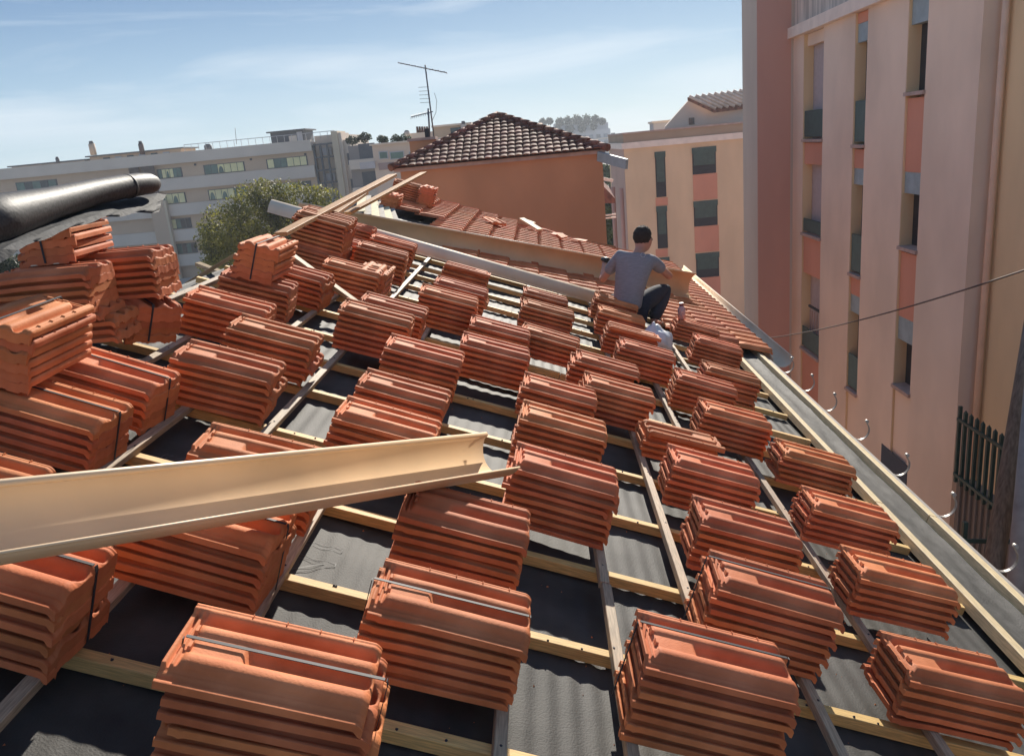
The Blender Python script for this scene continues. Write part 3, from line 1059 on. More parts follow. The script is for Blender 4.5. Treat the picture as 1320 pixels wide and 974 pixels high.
# body with hands: one skin
names = ['pelvis', 'waist', 'chest', 'neck', 'nape', 'head', 'crown', 'lsh', 'lel', 'lwr', 'rsh', 'rel', 'rwr', 'lhip', 'lkn', 'lan', 'ltoe', 'rhip', 'rkn', 'ran', 'rtoe']
rad = dict(pelvis=(.10, .08), waist=(.095, .07), chest=(.10, .06), neck=.055, nape=.052, head=(.078, .092), crown=(.066, .078), lsh=.045, lel=.040, lwr=.027, rsh=.045,
           rel=.040, rwr=.027, lhip=.085, lkn=.055, lan=.038, ltoe=.03, rhip=.085, rkn=.055, ran=.038, rtoe=.03)
vs_ = [J[n_] for n_ in names]
ix = {n_: i for i, n_ in enumerate(names)}
es = [('pelvis', 'waist'), ('waist', 'chest'), ('chest', 'neck'), ('neck', 'nape'), ('nape', 'head'), ('head', 'crown'), ('chest', 'lsh'), ('lsh', 'lel'), ('lel', 'lwr'),
      ('chest', 'rsh'), ('rsh', 'rel'), ('rel', 'rwr'), ('pelvis', 'lhip'), ('lhip', 'lkn'), ('lkn', 'lan'), ('lan', 'ltoe'), ('pelvis', 'rhip'), ('rhip', 'rkn'), ('rkn', 'ran'), ('ran', 'rtoe')]
edges = [(ix[a_], ix[b_]) for a_, b_ in es]
rr = [rad[n_] for n_ in names]


def hand(wr, d, side, curl):
    d = d.normalized()
    s_ = side.normalized()
    n_ = d.cross(s_).normalized()
    palm = wr + d * .05
    vs_.append(palm); rr.append((.036, .020)); pi = len(vs_) - 1
    edges.append((ix_cur, pi))
    for kf, (o_, L) in enumerate(((-.027, .062), (-.009, .072), (.009, .068), (.027, .054))):
        k1 = palm + d * .042 + s_ * o_
        k2 = k1 + d * L * .5 * math.cos(curl) + n_ * L * .5 * math.sin(curl)
        k3 = k2 + d * L * .5 * math.cos(curl * 2.2) + n_ * L * .5 * math.sin(curl * 2.2)
        for q_, r_ in ((k1, .010), (k2, .0088), (k3, .0075)):
            vs_.append(q_); rr.append(r_)
        b_ = len(vs_) - 3
        edges.extend([(pi, b_), (b_, b_ + 1), (b_ + 1, b_ + 2)])
    t1 = palm - d * .012 - s_ * .034 + n_ * .008
    t2 = t1 + d * .030 - s_ * .014 + n_ * .016
    t3 = t2 + d * .026 + n_ * .008
    for q_, r_ in ((t1, .012), (t2, .010), (t3, .0085)):
        vs_.append(q_); rr.append(r_)
    b_ = len(vs_) - 3
    edges.extend([(pi, b_), (b_, b_ + 1), (b_ + 1, b_ + 2)])


ix_cur = ix['lwr']
hand(J['lwr'], J['lwr'] - J['lel'], Vector((-.8, .2, .5)), .9)
ix_cur = ix['rwr']
hand(J['rwr'], J['rwr'] - J['rel'] + Vector((-.05, 0, .02)), Vector((.3, -.6, .7)), .5)
# face: nose and ears grow out of the head, which is turned to the right
look = Vector((.62, .76, -.22)).normalized()
lside = look.cross(Vector((0, 0, 1))).normalized()
hc = J['head']
for q_, r_ in ((hc + look * .085 + Vector((0, 0, -.005)), .022), (hc + look * .110 + Vector((0, 0, -.012)), .011)):
    vs_.append(q_); rr.append(r_)
edges.extend([(ix['head'], len(vs_) - 2), (len(vs_) - 2, len(vs_) - 1)])
vs_.append(hc + look * .06 + Vector((0, 0, -.085))); rr.append(.034)
edges.append((ix['head'], len(vs_) - 1))
for sg in (-1, 1):
    vs_.append(hc + lside * .100 * sg + Vector((0, 0, -.014))); rr.append((.014, .026))
    edges.append((ix['head'], len(vs_) - 1))
skin_obj('body', vs_, edges, rr, SKIN, man, 0, 2, MI)
# shirt
sv_ = [J['pelvis'] + Vector((-.01, -.02, -.06)), J['waist'], J['chest'], J['chest'].lerp(J['neck'], .72), J['lsh'] + Vector((0, 0, .005)), J['lsh'].lerp(J['lel'], .72),
       J['rsh'] + Vector((0, 0, .005)), J['rsh'].lerp(J['rel'], .66), J['pelvis'].lerp(J['waist'], .1)]
skin_obj('shirt', sv_, [(0, 8), (8, 1), (1, 2), (2, 3), (2, 4), (4, 5), (2, 6), (6, 7)],
         [(.165, .132), (.158, .128), (.185, .130), (.080, .070), .076, .060, .076, .062, (.168, .134)], SHIRT, man, 0, 2, MI)
# trousers
tv = [J['pelvis'] + Vector((0, .0, -.02)), J['lhip'], J['lkn'], J['lan'] + Vector((0, 0, .03)), J['rhip'], J['rkn'], J['ran'] + Vector((0, 0, .03)), J['rhip'].lerp(J['rkn'], .5), J['rkn'].lerp(J['ran'], .45)]
skin_obj('trousers', tv, [(0, 1), (1, 2), (2, 3), (0, 4), (4, 7), (7, 5), (5, 8), (8, 6)],
         [(.165, .135), .11, .085, .065, .115, .088, .066, .105, .082], JEANS, man, 0, 2, MI)
for an, toe in (('lan', 'ltoe'), ('ran', 'rtoe')):
    skin_obj('shoe', [J[an] + Vector((-.02, -.06, -.05)), J[an] + Vector((0, .02, -.045)), J[toe] + Vector((.02, .03, -.02))], [(0, 1), (1, 2)],
             [.042, .050, .036], SHOE, man, 0, 2, MI)
# hair: a cap over the skull, lower at the back
bm = bmesh.new()
bmesh.ops.create_uvsphere(bm, u_segments=40, v_segments=28, radius=1)
c0 = J['head'].lerp(J['crown'], .55)
kill = []
for v in bm.verts:
    dv = v.co.normalized()
    front = dv.x * look.x + dv.y * look.y
    v.co = Vector((dv.x * .097, dv.y * .105, dv.z * .108)) * (1 + .07 * noise.noise(dv * 5) + .05 * noise.noise(dv * 16))
    lim = -.62 + 1.15 * smooth(-.25, .6, front) + .06 * noise.noise(dv * 9)
    if dv.z < lim:
        kill.append(v)
bmesh.ops.delete(bm, geom=kill, context='VERTS')
me = bpy.data.meshes.new('hair')
bm.to_mesh(me)
bm.free()
me.transform(MI @ Matrix.Translation(c0))
for pl in me.polygons:
    pl.use_smooth = True
ho = link('hair', me, HAIR, man)
sm_ = ho.modifiers.new('t', 'SOLIDIFY')
sm_.thickness = .016
# sunglasses
eye = hc + look * .088 + Vector((0, 0, .018))
mb = MB()
for sg in (-1, 1):
    mb.tube([eye + lside * .034 * sg - look * .004, eye + lside * .034 * sg + look * .010], [.024, .020], 10)
    mb.tube([eye + lside * .056 * sg, hc + lside * .084 * sg + Vector((0, 0, .012))], .006, 6)
mb.tube([eye - lside * .012, eye + lside * .012], .005, 6)
build('sunglasses', mb, BLACK, man, MI)
# logo on the back of the shirt
lc = J['chest'].lerp(J['neck'], .55)
mb = MB()
cc = at(829, 328.5, 8.063)
for i in range(14):
    a0, a1 = 2 * math.pi * i / 14, 2 * math.pi * (i + 1) / 14
    mb.tube([cc + Vector((.024 * math.cos(a0), 0.012 * math.cos(a0), .024 * math.sin(a0))), cc + Vector((.024 * math.cos(a1), .012 * math.cos(a1), .024 * math.sin(a1)))], .0025, 4)
build('shirt_emblem', mb, mat('pale_print', (.5, .5, .55), .8, .05), man, MI)
# tool in the left hand
tp = J['lwr'] + (J['lwr'] - J['lel']).normalized() * .09
tool = thing('hand_tool', 'small black hand tool held in the man\'s left hand over the long gutter', 'tool', tp)
build('tool_body', MB().tube([(-.03, .05, .035), (-.01, .02, .03), (.02, -.01, .025), (.03, -.03, .02)], [.016, .030, .032, .024], 12), BLACK, tool)
build('tool_grip', MB().tube([(0, .01, .03), (-.005, .015, -.04), (-.01, .02, -.10)], [.022, .020, .026], 10), BLACK, tool)

# ------------------------------------------------------------------ apartment block on the right
FX = 7.2
BK = 7.48                                   # plane of the recessed wall


def fz(px, py, X=7.3):
    return on_x(px, py, X).z


apt = thing('apartment_building', 'salmon and cream apartment block with tall pilasters rising on the right beyond the eave', 'building', (FX + 3, 18, GZ))
AI = Matrix.Translation((-(FX + 3), -18, -GZ))


def apart(name, mb, m, parent=None):
    return build(name, mb, m, parent or apt, AI if (parent is None) else Matrix.Identity(4))


def abox(name, lo, hi, m, parent=None):
    mb = MB().box(lo, hi, AI if parent else None)
    return apart(name, mb, m, parent)


ZT = fz(1018, 52, FX)                       # underside of the cornice
abox('wall', (BK, 14.16, GZ), (BK + 7, 24.05, ZT), SALMON)
abox('yellow_wall', (BK + .06, 2.0, GZ), (BK + 7, 14.155, ZT + 1.4), JAMB)
Ys = [24.05, 23.17, 21.60, 19.56, 18.85, 16.88, 16.06, 14.16]
for a_, b_ in ((0, 1), (2, 3), (4, 5), (6, 7)):
    mb = MB().box((FX, Ys[b_], GZ), (BK - .002, Ys[a_], ZT))
    apart('pilaster', mb, PILAS)
# jambs: the far side of each recess faces us, bounced light painted on it as yellow
for a_ in (1, 3, 5):
    mb = MB().box((FX + .012, Ys[a_] - .012, GZ), (BK - .003, Ys[a_] - .001, ZT - .01))
    apart('jamb', mb, JAMB)
abox('cornice', (FX - .16, 14.1, ZT + .002), (BK + 7, 24.12, ZT + .27), WHITE)
abox('parapet', (FX + .02, 14.15, ZT + .272), (BK + 7, 24.05, ZT + 1.75), CONC)
abox('coping', (FX - .03, 14.1, ZT + 1.752), (BK + 7, 24.08, ZT + 1.83), SILL)


def opening(ya, yb, z0, z1, pane=True, shut=True, x=BK):
    """window in the recess between ya (near) and yb (far)"""
    fr = abox('window', (x - .03, ya, z0), (x + .02, yb, z1), DARK)
    abox('pane', (x - .042, ya + .06, z0 + .10), (x - .031, yb - .06, z1 - .10), PANED, fr)
    abox('frame', (x - .05, ya + .02, z0 + .02), (x - .0315, ya + .055, z1 - .03), PIPE, fr)
    abox('frame', (x - .05, ya + .06, z0 + .02), (x - .043, yb - .02, z0 + .09), PIPE, fr)
    if shut:
        abox('shutter', (x - .055, ya + .03, z0 + .03), (x - .032, ya + (yb - ya) * .62, z1 - .05), GREEN, fr)
        k_ = int((z1 - z0) / .11)
        for i in range(k_):
            zz = z0 + .06 + i * (z1 - z0 - .14) / max(1, k_)
            abox('slat', (x - .068, ya + .05, zz), (x - .056, ya + (yb - ya) * .58, zz + .05), GREEN, fr)
    return fr


def sill(ya, yb, z):
    abox('sill', (FX - .05, ya - .03, z - .07), (BK - .004, yb - .015, z), SILL)


def shutter_box(ya, yb, z0, z1):
    abox('shutter_box', (FX + .06, ya + .004, z0), (BK - .034, yb - .015, z1), BLUEG)


def rail(ya, yb, z0, panel_top, top):
    r_ = abox('balcony_rail', (FX + .03, ya + .01, z0 + .06), (FX + .055, yb - .04, panel_top), GREEN)
    for yy_ in (ya + .02, yb - .06):
        abox('rail_post', (FX + .028, yy_, z0), (FX + .06, yy_ + .04, top), BLUEG, r_)
    mb = MB().tube([AI @ Vector((FX + .045, ya + .005, top)), AI @ Vector((FX + .045, yb - .03, top))], .045, 8)
    apart('handrail', mb, BLUEG, r_)
    mb = MB().tube([AI @ Vector((FX + .02, ya + .005, z0 + .09)), AI @ Vector((FX + .02, yb - .03, z0 + .09))], .02, 6)
    apart('low_rail', mb, BLUEG, r_)
    return r_


# recess 3 (near): window with shutter box, spandrel between
ya, yb = Ys[6], Ys[5]
for zs in ((118, 32, -4), (320, 250, 222), (508, 446, 415)):
    z0, z1, z2 = (fz(1180, p_) for p_ in zs)
    opening(ya, yb - .02, z0, z1)
    sill(ya, yb, z0)
    shutter_box(ya, yb, z1, z2)
for p_hi, p_lo in ((121, 222), (323, 415)):
    abox('spandrel', (FX + .05, ya + .003, fz(1180, p_lo) + .004), (BK - .004, yb - .014, fz(1180, p_hi) - .075), SALMON)
abox('spandrel', (FX + .05, ya + .003, GZ), (BK - .004, yb - .014, fz(1180, 508) - .075), PILAS)
# recess 2
ya, yb = Ys[4], Ys[3]
for zs, rt, pt in (((186, 55, 31), 118, 130), ((354, 238, 217), 292, 303), ((508, 406, 383), 448, 462)):
    z0, z1, z2 = (fz(1110, p_) for p_ in zs)
    opening(ya, yb - .02, z0, z1, shut=False)
    sill(ya, yb, z0)
    shutter_box(ya, yb, z1, z2)
    rail(ya, yb, z0, fz(1110, pt), fz(1110, rt))
for p_hi, p_lo in ((188, 217), (356, 383)):
    abox('spandrel', (FX + .05, ya + .003, fz(1110, p_lo) + .004), (BK - .004, yb - .014, fz(1110, p_hi) - .075), SALMON)
abox('spandrel', (FX + .05, ya + .003, GZ), (BK - .004, yb - .014, fz(1110, 508) - .075), PILAS)
abox('spandrel', (FX + .05, ya + .003, fz(1110, 31) + .004), (BK - .004, yb - .014, ZT - .012), SALMON)
# recess 1: loggias with pale back wall
ya, yb = Ys[2], Ys[1]
for zs, rt, pt in (((179, 58), 132, 142), ((302, 212), 277, 283), ((454, 355), 404, 426)):
    z0, z1 = (fz(1048, p_) for p_ in zs)
    abox('loggia_back', (BK - .02, ya, z0), (BK + .02, yb - .02, z1), mat('pale_lilac_wall', (.47, .40, .40), .9, .05))
    sill(ya, yb, z0)
    rail(ya, yb, z0, fz(1048, pt), fz(1048, rt))
for p_hi, p_lo in ((180, 212), (303, 355)):
    abox('spandrel', (FX + .05, ya + .003, fz(1048, p_lo) + .004), (BK - .024, yb - .014, fz(1048, p_hi) - .075), SALMON)
abox('spandrel', (FX + .05, ya + .003, GZ), (BK - .004, yb - .014, fz(1048, 455) - .075), SALMON)
abox('spandrel', (FX + .10, ya + .003, fz(1048, 58) + .004), (BK - .004, yb - .014, ZT - .012), PILAS)
z_ = fz(1048, 404)
for i in range(6):
    y_ = ya + .10 + i * .2
    abox('drying_rack_bar', (FX + .10, y_, z_ - .55), (FX + .12, y_ + .02, z_ + .05), SILL)
abox('drying_rack_top', (FX + .08, ya + .05, z_ + .13), (FX + .13, yb - .4, z_ + .19), DARK)
# dark low opening and plinth
g0, g1 = on_x(1170, 600, FX), on_x(1136, 596, FX)
abox('garage_opening', (FX - .012, g0.y, fz(1153, 640, FX) - .6), (FX - .002, g1.y, fz(1153, 585, FX)), mat('navy_door', (.035, .045, .075), .6, .1))
# drainpipe on the yellow wall
py_ = on_x(1290, 100, BK - .03).y
mb = MB().tube([(BK - .03, py_, ZT + .9), (BK - .03, py_, -1.1), (BK - .03, py_, GZ)], .055, 12)
dp = apart('drainpipe', mb, PIPE)
for zz in (.9, -1.25, -3.3, -5.4):
    mb = MB().tube([AI @ Vector((BK - .03, py_, zz)), AI @ Vector((BK - .03, py_, zz + .07))], .068, 12)
    apart('pipe_collar', mb, PIPE, dp)

# stair tower at the far end of the block
tw = thing('stair_tower', 'blank tall grey and brown red tower at the far end of the pilastered block', 'tower', (6.3, 26, GZ))
TI = Matrix.Translation((-6.3, -26, -GZ))
build('grey_wall', MB().box((6.22, 24.10, GZ), (7.6, 25.75, 7.0)), GREYR, tw, TI)
build('brown_red_wall', MB().box((6.225, 24.06, GZ), (7.14, 24.098, 6.95)), BROWNR, tw, TI)
build('edge_strip', MB().box((7.142, 24.058, GZ), (7.3, 24.097, 6.9)), GREYR, tw, TI)
build('tower_coping', MB().box((6.1, 23.98, 7.002), (7.7, 25.85, 7.15)), WHITE, tw, TI)

# ------------------------------------------------------------------ fences, pole, cable at the lower right
def fence(name, a, b, z0, z1, n, label, rail_h=(.12, .88)):
    t = thing(name, label, 'fence', (a[0], a[1], GZ), None)
    inv = Matrix.Translation((-a[0], -a[1], -GZ))
    a, b = Vector((a[0], a[1], 0)), Vector((b[0], b[1], 0))
    dz = z1 - z0
    for i in range(n + 1):
        p_ = a.lerp(b, i / n)
        mb = MB().box((p_.x - .025, p_.y - .025, z0), (p_.x + .025, p_.y + .025, z1 + (.06 if i % 8 == 0 else 0)))
        mb.add([(p_.x - .025, p_.y - .025, z1), (p_.x + .025, p_.y - .025, z1), (p_.x + .025, p_.y + .025, z1), (p_.x - .025, p_.y + .025, z1), (p_.x, p_.y, z1 + .05)],
               [(0, 1, 4), (1, 2, 4), (2, 3, 4), (3, 0, 4)])
        build('picket', mb, GRNF, t, inv)
    for h_ in rail_h:
        mb = MB().plank(a + Vector((-.035, 0, z0 + dz * h_)), b + Vector((-.035, 0, z0 + dz * h_)), .03, .05)
        build('rail', mb, GRNF, t, inv)
    return t


f0 = on_x(1238, 528, 6.55)
f1 = on_x(1236, 624, 6.55)
fence('picket_fence', (6.55, f0.y), (6.55, f0.y - 4.2), f1.z, f0.z, 24, 'dark green picket fence on the ribbed wall at the right edge')
rw = thing('ribbed_wall', 'grey ribbed wall under the dark green fence at the right edge', 'wall', (6.6, 10, GZ))
RWI = Matrix.Translation((-6.6, -10, -GZ))
build('wall_body', MB().box((6.62, f0.y - 4.4, GZ), (6.9, f0.y + .1, f1.z - .02)), RIBW, rw, RWI)
for i in range(26):
    y_ = f0.y - .05 - i * .17
    build('rib', MB().box((6.58, y_ - .05, GZ), (6.618, y_, f1.z - .03)), RIBW, rw, RWI)
g0 = cam_pt(1243, 690, 9.6)
fence('picket_fence', (g0.x, g0.y), (g0.x + 1.6, g0.y - .3), g0.z - 1.4, g0.z + .12, 6, 'second dark green fence low behind the nearest gutter bracket')
# round leaning pole
p1, p2 = cam_pt(1280, 735, 9.3), cam_pt(1316, 505, 9.1)
dd = (p2 - p1)
p0 = p1 - dd * ((p1.z - GZ) / dd.z)
pw = build('wooden_pole', MB().tube([p0, p1, p1.lerp(p2, .5), p2, p2 + dd * .6], [.13, .11, .098, .085, .075], 14), POLE)
tag(pw, 'weathered wooden pole leaning in front of the fence at the right edge', 'pole')
gp = cam_pt(1320, 650, 8.8)
gb_ = thing('grey_post', 'smooth grey post at the extreme right edge beside the wooden pole', 'post', (gp.x, gp.y, GZ))
build('post_shaft', MB().tube([(0, 0, 0), (0, 0, gp.z - GZ + 1.6)], .10, 14), FASC, gb_)
build('post_cap', MB().tube([(0, 0, gp.z - GZ + 1.601), (0, 0, gp.z - GZ + 1.65)], .115, 14), FASC, gb_)
# sagging cable
c0, c1 = cam_pt(978, 437, 15.2), cam_pt(1345, 340, 6.8)
pts = []
for i in range(33):
    t_ = i / 32
    p_ = c0.lerp(c1, t_)
    p_.z -= .30 * 4 * t_ * (1 - t_) * .35
    pts.append(p_)
o = build('overhead_cable', MB().tube(pts, .009, 6), CABLE)
tag(o, 'thin dark cable sagging across the pilastered facade', 'cable')

# ------------------------------------------------------------------ orange gable house beyond our roof
OY = 18.0
oh = thing('orange_house', 'house with blank orange wall and hipped mossy tile roof beyond the laid tiles', 'house', (-.8, OY + 2, GZ))
OI = Matrix.Translation((.8, -OY - 2, -GZ))
tl_, tr_ = at(516, 221, OY), at(776, 195, OY)
x0_, x1_ = tl_.x, tr_.x
ze = (tl_.z + tr_.z) / 2
build('wall', MB().box((x0_, OY, GZ), (x1_, OY + 8, ze - .03)), OCHRE, oh, OI)
build('eave_board', MB().box((x0_ - .12, OY - .10, ze - .028), (x1_ + .06, OY - .012, ze + .05)), SILL, oh, OI)
ap = at(641, 149, OY + 2.35)
rx0, rx1, ry0, rz0 = x0_ - .18, x1_ + .12, OY - .16, ze + .052
ap2 = Vector((ap.x, OY + 6.5, ap.z))
mb = MB()
A_, B_, C_, D_ = Vector((rx0, ry0, rz0)), Vector((rx1, ry0, rz0)), Vector((rx1, OY + 8.2, rz0)), Vector((rx0, OY + 8.2, rz0))
mb.add([A_, B_, C_, D_, ap, ap2], [(0, 1, 4), (1, 2, 5, 4), (2, 3, 5), (3, 0, 4, 5), (3, 2, 1, 0)])
build('roof_core', mb, OLDTILE, oh, OI)
# courses of half round tiles on the hip facing us
EX = (B_ - A_).normalized()
mid = A_.lerp(B_, (ap.x - A_.x) / (B_.x - A_.x))
UPV = (ap - mid)
HL = UPV.length
UPV.normalize()
NR = EX.cross(UPV).normalized()
NC = 12
pit = .165
bm_ = MB()
n_ = 10
L_ = HL / NC * 1.18
for i in range(3):                       # one barrel tile with a darker pan beside it
    pass
vsb = []
for q_ in range(2):
    for k_ in range(n_ + 1):
        a_ = math.pi * k_ / n_
        vsb.append((.080 * math.cos(a_), q_ * L_, .004 + .030 * math.sin(a_) + .032 * (1 - q_)))
fsb = [(k_, k_ + 1, n_ + 1 + k_ + 1, n_ + 1 + k_) for k_ in range(n_)] + [tuple(range(n_ + 1))[::-1]]
me_b = MB().add(vsb, fsb[:-1], True).add(vsb[:n_ + 1], [tuple(range(n_ + 1))[::-1]]).mesh('barrel_tile')
me_b.materials.append(OLDTILE)
cnt = 0
joined = MB()
for r_ in range(NC):
    f_ = (r_ + .0) / NC
    w0 = (ap.x - A_.x) * (1 - f_)
    w1 = (B_.x - ap.x) * (1 - f_)
    k0, k1 = int(-w0 / pit), int(w1 / pit)
    for k_ in range(k0, k1 + 1):
        o_ = mid + UPV * (HL * f_) + EX * (k_ * pit + random.uniform(-.008, .008)) + NR * .004
        mw_ = Matrix(((EX.x, UPV.x, NR.x, o_.x), (EX.y, UPV.y, NR.y, o_.y), (EX.z, UPV.z, NR.z, o_.z), (0, 0, 0, 1)))
        if cnt < 296:
            link('barrel_tile', me_b, None, oh, OI @ mw_)
            cnt += 1
        else:
            joined.add([mw_ @ v.co for v in me_b.vertices], [tuple(pl.vertices) for pl in me_b.polygons], False)
if joined.v:
    o = build('upper_barrel_tiles', joined, OLDTILE, oh, OI, fix=False)
    o['kind'] = 'stuff'
for a_, b_ in ((A_, ap), (B_, ap)):
    for i in range(13):
        p_, q_ = a_.lerp(b_, i / 13), a_.lerp(b_, (i + 1.12) / 13)
        build('hip_tile', MB().tube([p_ + NR * .03, q_ + NR * .02], [.085, .070], 8), OLDTILE, oh, OI)
# overhanging eave board on the right, running back
e1, e2 = at(771, 199, OY - .1), at(808, 209, OY - .9)
build('overhang_beam', MB().plank(e1 + Vector((0, 0, -.04)), Vector((e2.x, e2.y, e2.z - .04)), .06, .20), BLUEG, oh, OI)
# chimney with antenna
chm = at(548, 205, OY + 3)
ch = build('chimney', MB().box((chm.x - .32, OY + 2.8, ze - 1.2), (chm.x + .30, OY + 3.3, at(548, 181, OY + 3).z)), OCHRE, oh, OI)
build('chimney_cap', MB().box((chm.x - .36, OY + 2.76, at(548, 181, OY + 3).z + .002), (chm.x + .34, OY + 3.34, at(548, 179, OY + 3).z + .03)), SILL, ch, Matrix.Identity(4)).matrix_local = ch.matrix_local.inverted() @ OI if False else OI.inverted() @ OI
AYY = OY + 3.05
an = thing('antenna', 'tall rooftop television antenna on the orange chimney', 'antenna', at(556, 184, AYY))
ANI = Matrix.Translation(-at(556, 184, AYY))
build('mast', MB().tube([at(561, 190, AYY), at(548, 84, AYY)], .018, 8), ALU, an, ANI)
b0, b1 = at(513, 81, AYY), at(576, 94, AYY)
build('boom', MB().tube([b0, b1], .013, 6), ALU, an, ANI)
for i in range(9):
    p_ = b0.lerp(b1, .03 + i * .118)
    build('element', MB().tube([p_ + Vector((0, -.22 - .02 * i, .0)), p_ + Vector((0, .22 + .02 * i, .0))], .006, 5), ALU, an, ANI)
b0, b1 = at(530, 151, AYY), at(558, 144, AYY)
lb = build('lower_boom', MB().tube([b0, b1], .013, 6), ALU, an, ANI)
for i in range(12):
    p_ = b0.lerp(b1, i / 12)
    build('element', MB().tube([p_ + Vector((0, -.07, -.05)), p_ + Vector((0, .07, .05))], .006, 5), ALU, an, ANI)
gr0 = at(550, 132, AYY)
for i in range(5):
    z_ = gr0.z + i * .09
    build('grid_wire', MB().tube([(gr0.x - .16, AYY - .03, z_), (gr0.x + .10, AYY - .03, z_ - .01)], .005, 5), ALU, an, ANI)
build('second_mast', MB().tube([at(554, 178, AYY), at(552, 140, AYY)], .022, 8), ALU, an, ANI)
build('bow', MB().tube([at(560, 120, AYY), at(563, 130, AYY), at(562, 145, AYY), at(557, 156, AYY)], .006, 5), ALU, an, ANI)
for i in range(4):
    p_ = at(538 + i * 3, 178, AYY)
    blob_ = None
build('junction_box', MB().box(at(551, 178, AYY) - Vector((.05, .04, .0)), at(551, 178, AYY) + Vector((.05, .04, .22))), DARK, an, ANI)

# ------------------------------------------------------------------ cream building in the gap
BY = 43.0
cb = thing('cream_building', 'cream apartment house with green shutters and salmon panels behind the man', 'building', (7, BY + 4, GZ))
CI = Matrix.Translation((-7, -BY - 4, -GZ))


def bz(px, py):
    return at(px, py, BY).z


cx0 = at(806, 230, BY).x
ctop = bz(875, 186)
build('wall', MB().box((cx0, BY, GZ), (16, BY + 9, ctop)), CREAM, cb, CI)
build('side_wall', MB().box((cx0 - .02, BY + .01, GZ), (cx0 - .001, BY + 8, ctop)), mat('pink_side_render', (.50, .33, .27), .9, .06, .5), cb, CI)
build('cornice', MB().box((cx0 - .12, BY - .14, ctop + .002), (16, BY + 9, ctop + .30)), WHITE, cb, CI)
build('attic_band', MB().box((cx0, BY + .02, ctop + .302), (16, BY + 9, bz(875, 170) + .12)), mat('attic_render', (.42, .31, .22), .9, .06, .6), cb, CI)
build('band_coping', MB().box((cx0 - .06, BY - .06, bz(875, 170) + .122), (16, BY + 9, bz(875, 170) + .20)), SILL, cb, CI)


def cwin(px0, py0, px1, py1, m=GREEN):
    a_, b_ = at(px0, py0, BY), at(px1, py1, BY)
    zt, zb = max(a_.z, b_.z), min(a_.z, b_.z)
    zt, zb = at((px0 + px1) / 2, py0, BY).z, at((px0 + px1) / 2, py1, BY).z
    w = build('window', MB().box((a_.x, BY - .03, zb), (b_.x, BY + .1, zt)), DARK, cb, CI)
    k_ = 8
    hh = (zt - zb) * .66
    sh = build('shutter', MB().box((a_.x + .06, BY - .055, zt - hh), (b_.x - .06, BY - .032, zt - .05)), m, w, CI.inverted() @ CI)
    sh.matrix_local = Matrix.Identity(4)
    sh.data.transform(CI)
    w.data.transform(CI)
    w.matrix_local = Matrix.Identity(4)
    for i in range(k_):
        zz = zt - hh + .05 + i * (hh - .12) / k_
        s2 = build('slat', MB().box((a_.x + .09, BY - .066, zz), (b_.x - .09, BY - .056, zz + .07)), m, w)
        s2.data.transform(CI)
    lt = build('shutter_box', MB().box((a_.x - .02, BY - .075, zt - .26), (b_.x + .02, BY - .031, zt + .02)), m, w)
    lt.data.transform(CI)


for a_ in ((844, 196, 859, 254), (846, 266, 861, 320), (849, 332, 864, 385)):
    cwin(*a_)
for a_ in ((892, 190, 923, 224), (894, 259, 925, 291), (897, 326, 927, 357), (899, 392, 929, 422)):
    cwin(*a_)
for p_, q_ in ((225, 258), (292, 325), (358, 391)):
    a_, b_ = at(893 + (p_ - 225) * .03, p_, BY), at(925 + (p_ - 225) * .03, q_, BY)
    build('salmon_panel', MB().box((a_.x, BY - .02, b_.z + .08), (b_.x, BY + .05, a_.z - .02)), SALMON, cb, CI)
for p_, q_ in ((255, 265), (321, 331)):
    a_, b_ = at(845, p_, BY), at(861, q_, BY)
    build('salmon_panel', MB().box((a_.x, BY - .02, b_.z + .03), (b_.x, BY + .05, a_.z - .02)), SALMON, cb, CI)
for px in (795, 801):
    a_ = at(px, 250, BY + 3)
    build('drainpipe', MB().tube([(cx0 - .1 - (801 - px) * .05, BY + 1.2 + (801 - px) * .3, GZ), (cx0 - .1 - (801 - px) * .05, BY + 1.2 + (801 - px) * .3, bz(797, 245))], .12, 8), BROWNR, cb, CI)
# attic house on top of it
ahY = 52.0
g_ = [at(858, 166, ahY), at(890, 127, ahY), at(913, 141, ahY), at(913, 170, ahY)]
g_[0] = Vector((g_[0].x, ahY, g_[3].z))
at_ = thing('attic_house', 'pale gabled house with tile roof in painted sun stripes behind the cream apartment house', 'house', (g_[1].x, ahY, GZ))
ATI = Matrix.Translation((-g_[1].x, -ahY, -GZ))
zlow = g_[3].z - 1.0
build('wall', MB().prism([(g_[0].x - .5, ahY, zlow), (g_[0].x, ahY, at(858, 163, ahY).z), tuple(g_[1]), tuple(g_[2]), (g_[2].x, ahY, zlow)], (0, .4, 0)), FARP, at_, ATI)
build('window', MB().box((at(888, 158, ahY).x, ahY - .05, at(888, 161, ahY).z), (at(895, 158, ahY).x, ahY - .01, at(890, 152, ahY).z)), PANED, at_, ATI)
r0, r1 = g_[1] + Vector((-.25, -.4, .06)), g_[2] + Vector((.25, -.4, -.06))
dl = (r1 - r0)
build('roof', MB().prism([r0, r1, r1 + Vector((0, 0, -.18)), r0 + Vector((0, 0, -.18))], (4.6, .6, .15)), OLDTILE, at_, ATI)
for i in range(12):
    o_ = r0 + Vector((4.6, .6, .15)) * ((i + .3) / 12) + Vector((0, 0, .05))
    build('ridge_row', MB().tube([o_, o_ + dl], .10, 8), mat('painted_sun_tiles', (0.78, 0.6, 0.46), .7, .15, 3), at_, ATI)  # sunlight on the tile rows put into a pale colour
build('side_wall', MB().box((g_[2].x, ahY + .05, zlow), (g_[2].x + 4.5, ahY + 3, g_[2].z + .10)), FARP, at_, ATI)
